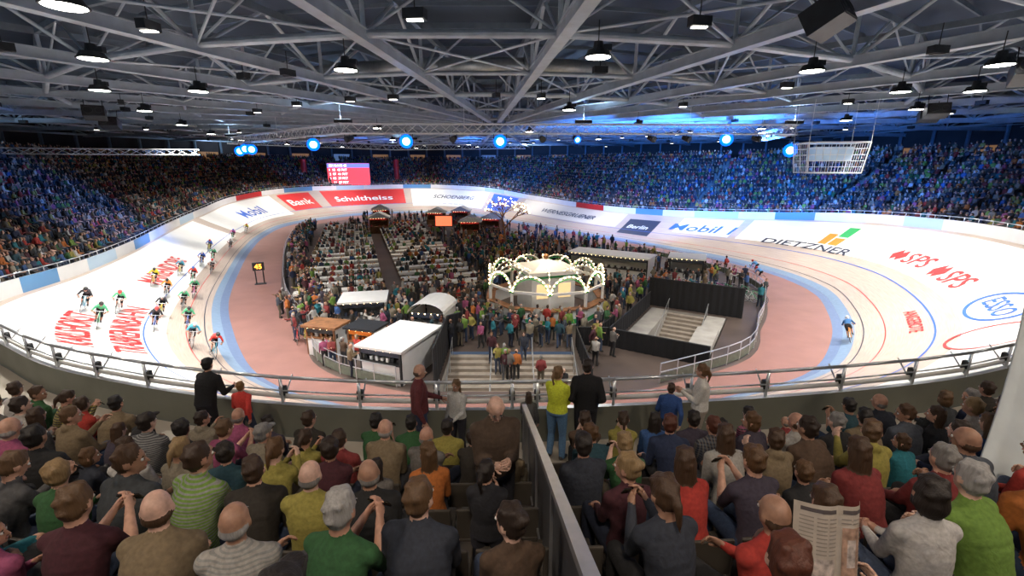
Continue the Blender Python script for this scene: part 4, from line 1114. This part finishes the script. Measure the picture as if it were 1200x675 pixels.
# people on the infield
pl = []
def inpoly(x, y, P):
    r = False; n = len(P)
    for i in range(n):
        a, b = P[i], P[(i+1) % n]
        if (a.y > y) != (b.y > y) and x < (b.x-a.x)*(y-a.y)/(b.y-a.y)+a.x: r = not r
    return r
def near_tab(x, y):
    d = V((x, y, 0))-T0; u = d.dot(tabx); v = d.dot(tabdir); return -1 < u < 15 and -1.3 < v < 42
big1 = [V((-4.1, 18, 0)), V((4.1, 18, 0)), V((4.1, 23.9, 0)), V((-4.1, 23.9, 0))]
big2 = [pc+(p-pc)*1.2 for p in pit2]
tries = 0
while len(pl) < 760 and tries < 40000:
    tries += 1
    r = random.random()
    if r < .2: x, y = random.gauss(-1, 5), random.gauss(27, 2.5)
    elif r < .6: x, y = random.gauss(-1, 5.5), random.gauss(45, 9)
    elif r < .7: x, y = random.gauss(-11, 3), random.gauss(26, 4)
    elif r < .8: x, y = random.gauss(12, 4), random.gauss(38, 4)
    else: x, y = random.uniform(-30, 15), random.uniform(40, 92)
    if not inpoly(x, y, loop): continue
    if (inner(0).xy-V((x, y))).length < 2 or inpoly(x, y, big1) or inpoly(x, y, big2) or near_tab(x, y): continue
    if any((x-a)**2+(y-b)**2 < c*c for a, b, c in occ): continue
    if any((x-q[1][0])**2+(y-q[1][1])**2 < .28 for q in pl): continue
    pl.append((rc(stH), (x, y, 0), random.uniform(0, 2*pi), random.uniform(.9, 1.04)))
for i in range(9):
    k = random.randint(1, 8); pl.append((rc(stH), (random.uniform(-3, 3), 23.6-k*.39-.2, -.17*(k+1)), random.choice((0, pi)), 1.))
merge('standing_infield_crowd', pl)
pl = []
for i in range(110):
    s = random.uniform(5.2, 9.8); p = inner(s)-normal(s)*(apw(s)+random.uniform(.8, 2.4)); pl.append((rc(stH), (p.x, p.y, 0), random.uniform(0, 6), 1.))
for i in range(9):
    s = random.uniform(4.1, 5.6); p = inner(s)-normal(s)*(apw(s)*random.uniform(.8, .95)); pl.append((rc(stH), (p.x, p.y, .01), random.uniform(0, 6), 1.))
merge('trackside_onlookers', pl)

# newspaper reader and the white sail banner at the right
nm = person_mesh('newspaper_reader', seatedJ(lean=.05, arms='read', hp_=-.35), 'short', 'long', .02)
mb = MB(); n = 12; W_ = .2; H_ = .21
yf = lambda x: .0-.045*math.sin(pi*min(1, abs(x)/W_))+.07*abs(x)/W_
for side in (-1, 1):
    vs = []
    for i in range(n+1):
        x = side*W_*i/n; vs += [V((x, yf(x), -H_)), V((x, yf(x), H_))]
    mb.add(vs, [(2*i, 2*i+2, 2*i+3, 2*i+1) for i in range(n)], 0)
    def strip(xa, xb, z0, z1, mi=1):
        for q in range(4):
            x0 = xa+(xb-xa)*q/4; x1 = xa+(xb-xa)*(q+1)/4
            for off in (-.004, .004): mb.quad((x0, yf(x0)+off, z0), (x1, yf(x1)+off, z0), (x1, yf(x1)+off, z1), (x0, yf(x0)+off, z1), mi)
    strip(side*.02, side*.18, .17, .19)
    for row in range(16):
        z = .14-row*.02
        for cc in range(3):
            xa = side*(.015+cc*.06)
            if side == 1 and row >= 2 and cc < 2: continue
            if side == -1 and row > 9: continue
            strip(xa, xa+side*.048, z, z+.006, 2)
    if side == 1: strip(.02, .125, -.18, .1, 3); strip(.045, .1, -.1, .04, 4)
    else: strip(-.185, -.02, -.19, -.06, 4)
news = mb.mesh('newspaper', [mat('newsprint', (.5, .43, .36), .8, noise=.1, nscale=20), mat('print_ink', (.1, .08, .08), .8), mat('print_grey', (.3, .26, .23), .8), mat('print_photo', (.4, .25, .18), .8, noise=.5, nscale=25), mat('print_photo_pale', (.5, .42, .38), .8, noise=.5, nscale=30)])
rp_ = V((1.75, 1.5, row_z(0, 4)+.0))
put(nm, 'newspaper_reader', rp_, .1, 1.0, (.03, .06, .1), HAIRS[1])
o = bpy.data.objects.new('newspaper', news); col.objects.link(o); o.location = rp_+V((-.06, .44, 1.14)); o.rotation_euler = (-.3, .12, .12)

mb = MB(); n = 14; m2 = 10
A_, B_, C_ = V((6.3, 5.45, 9.2)), V((4.02, 3.45, 6.65)), V((6.6, 3.2, 6.9))
vs = []
for i in range(n+1):
    for j in range(m2+1):
        t = i/n; u = j/m2; p = A_.lerp(B_.lerp(C_, u), t); bow = math.sin(pi*u)*.3*t; vs.append(p+V((-.3, -.5, .25)).normalized()*-bow+V((.12*math.sin(pi*t), 0, 0)))
mb.add(vs, [(i*(m2+1)+j, i*(m2+1)+j+1, (i+1)*(m2+1)+j+1, (i+1)*(m2+1)+j) for i in range(n) for j in range(m2)])
o = mb.obj('fabric_banner', [mat('sail_cloth', (.55, .6, .62), .7, noise=.05)], True)
so = o.modifiers.new('s', 'SOLIDIFY'); so.thickness = .02

# ------------------------------------------------------------------ world / colour
w = bpy.data.worlds.new('hall_ambient'); scene.world = w; w.use_nodes = True
w.node_tree.nodes['Background'].inputs[0].default_value = (.3, .4, .6, 1); w.node_tree.nodes['Background'].inputs[1].default_value = .2
scene.view_settings.view_transform = 'Standard'; scene.view_settings.exposure = .22
print('done')
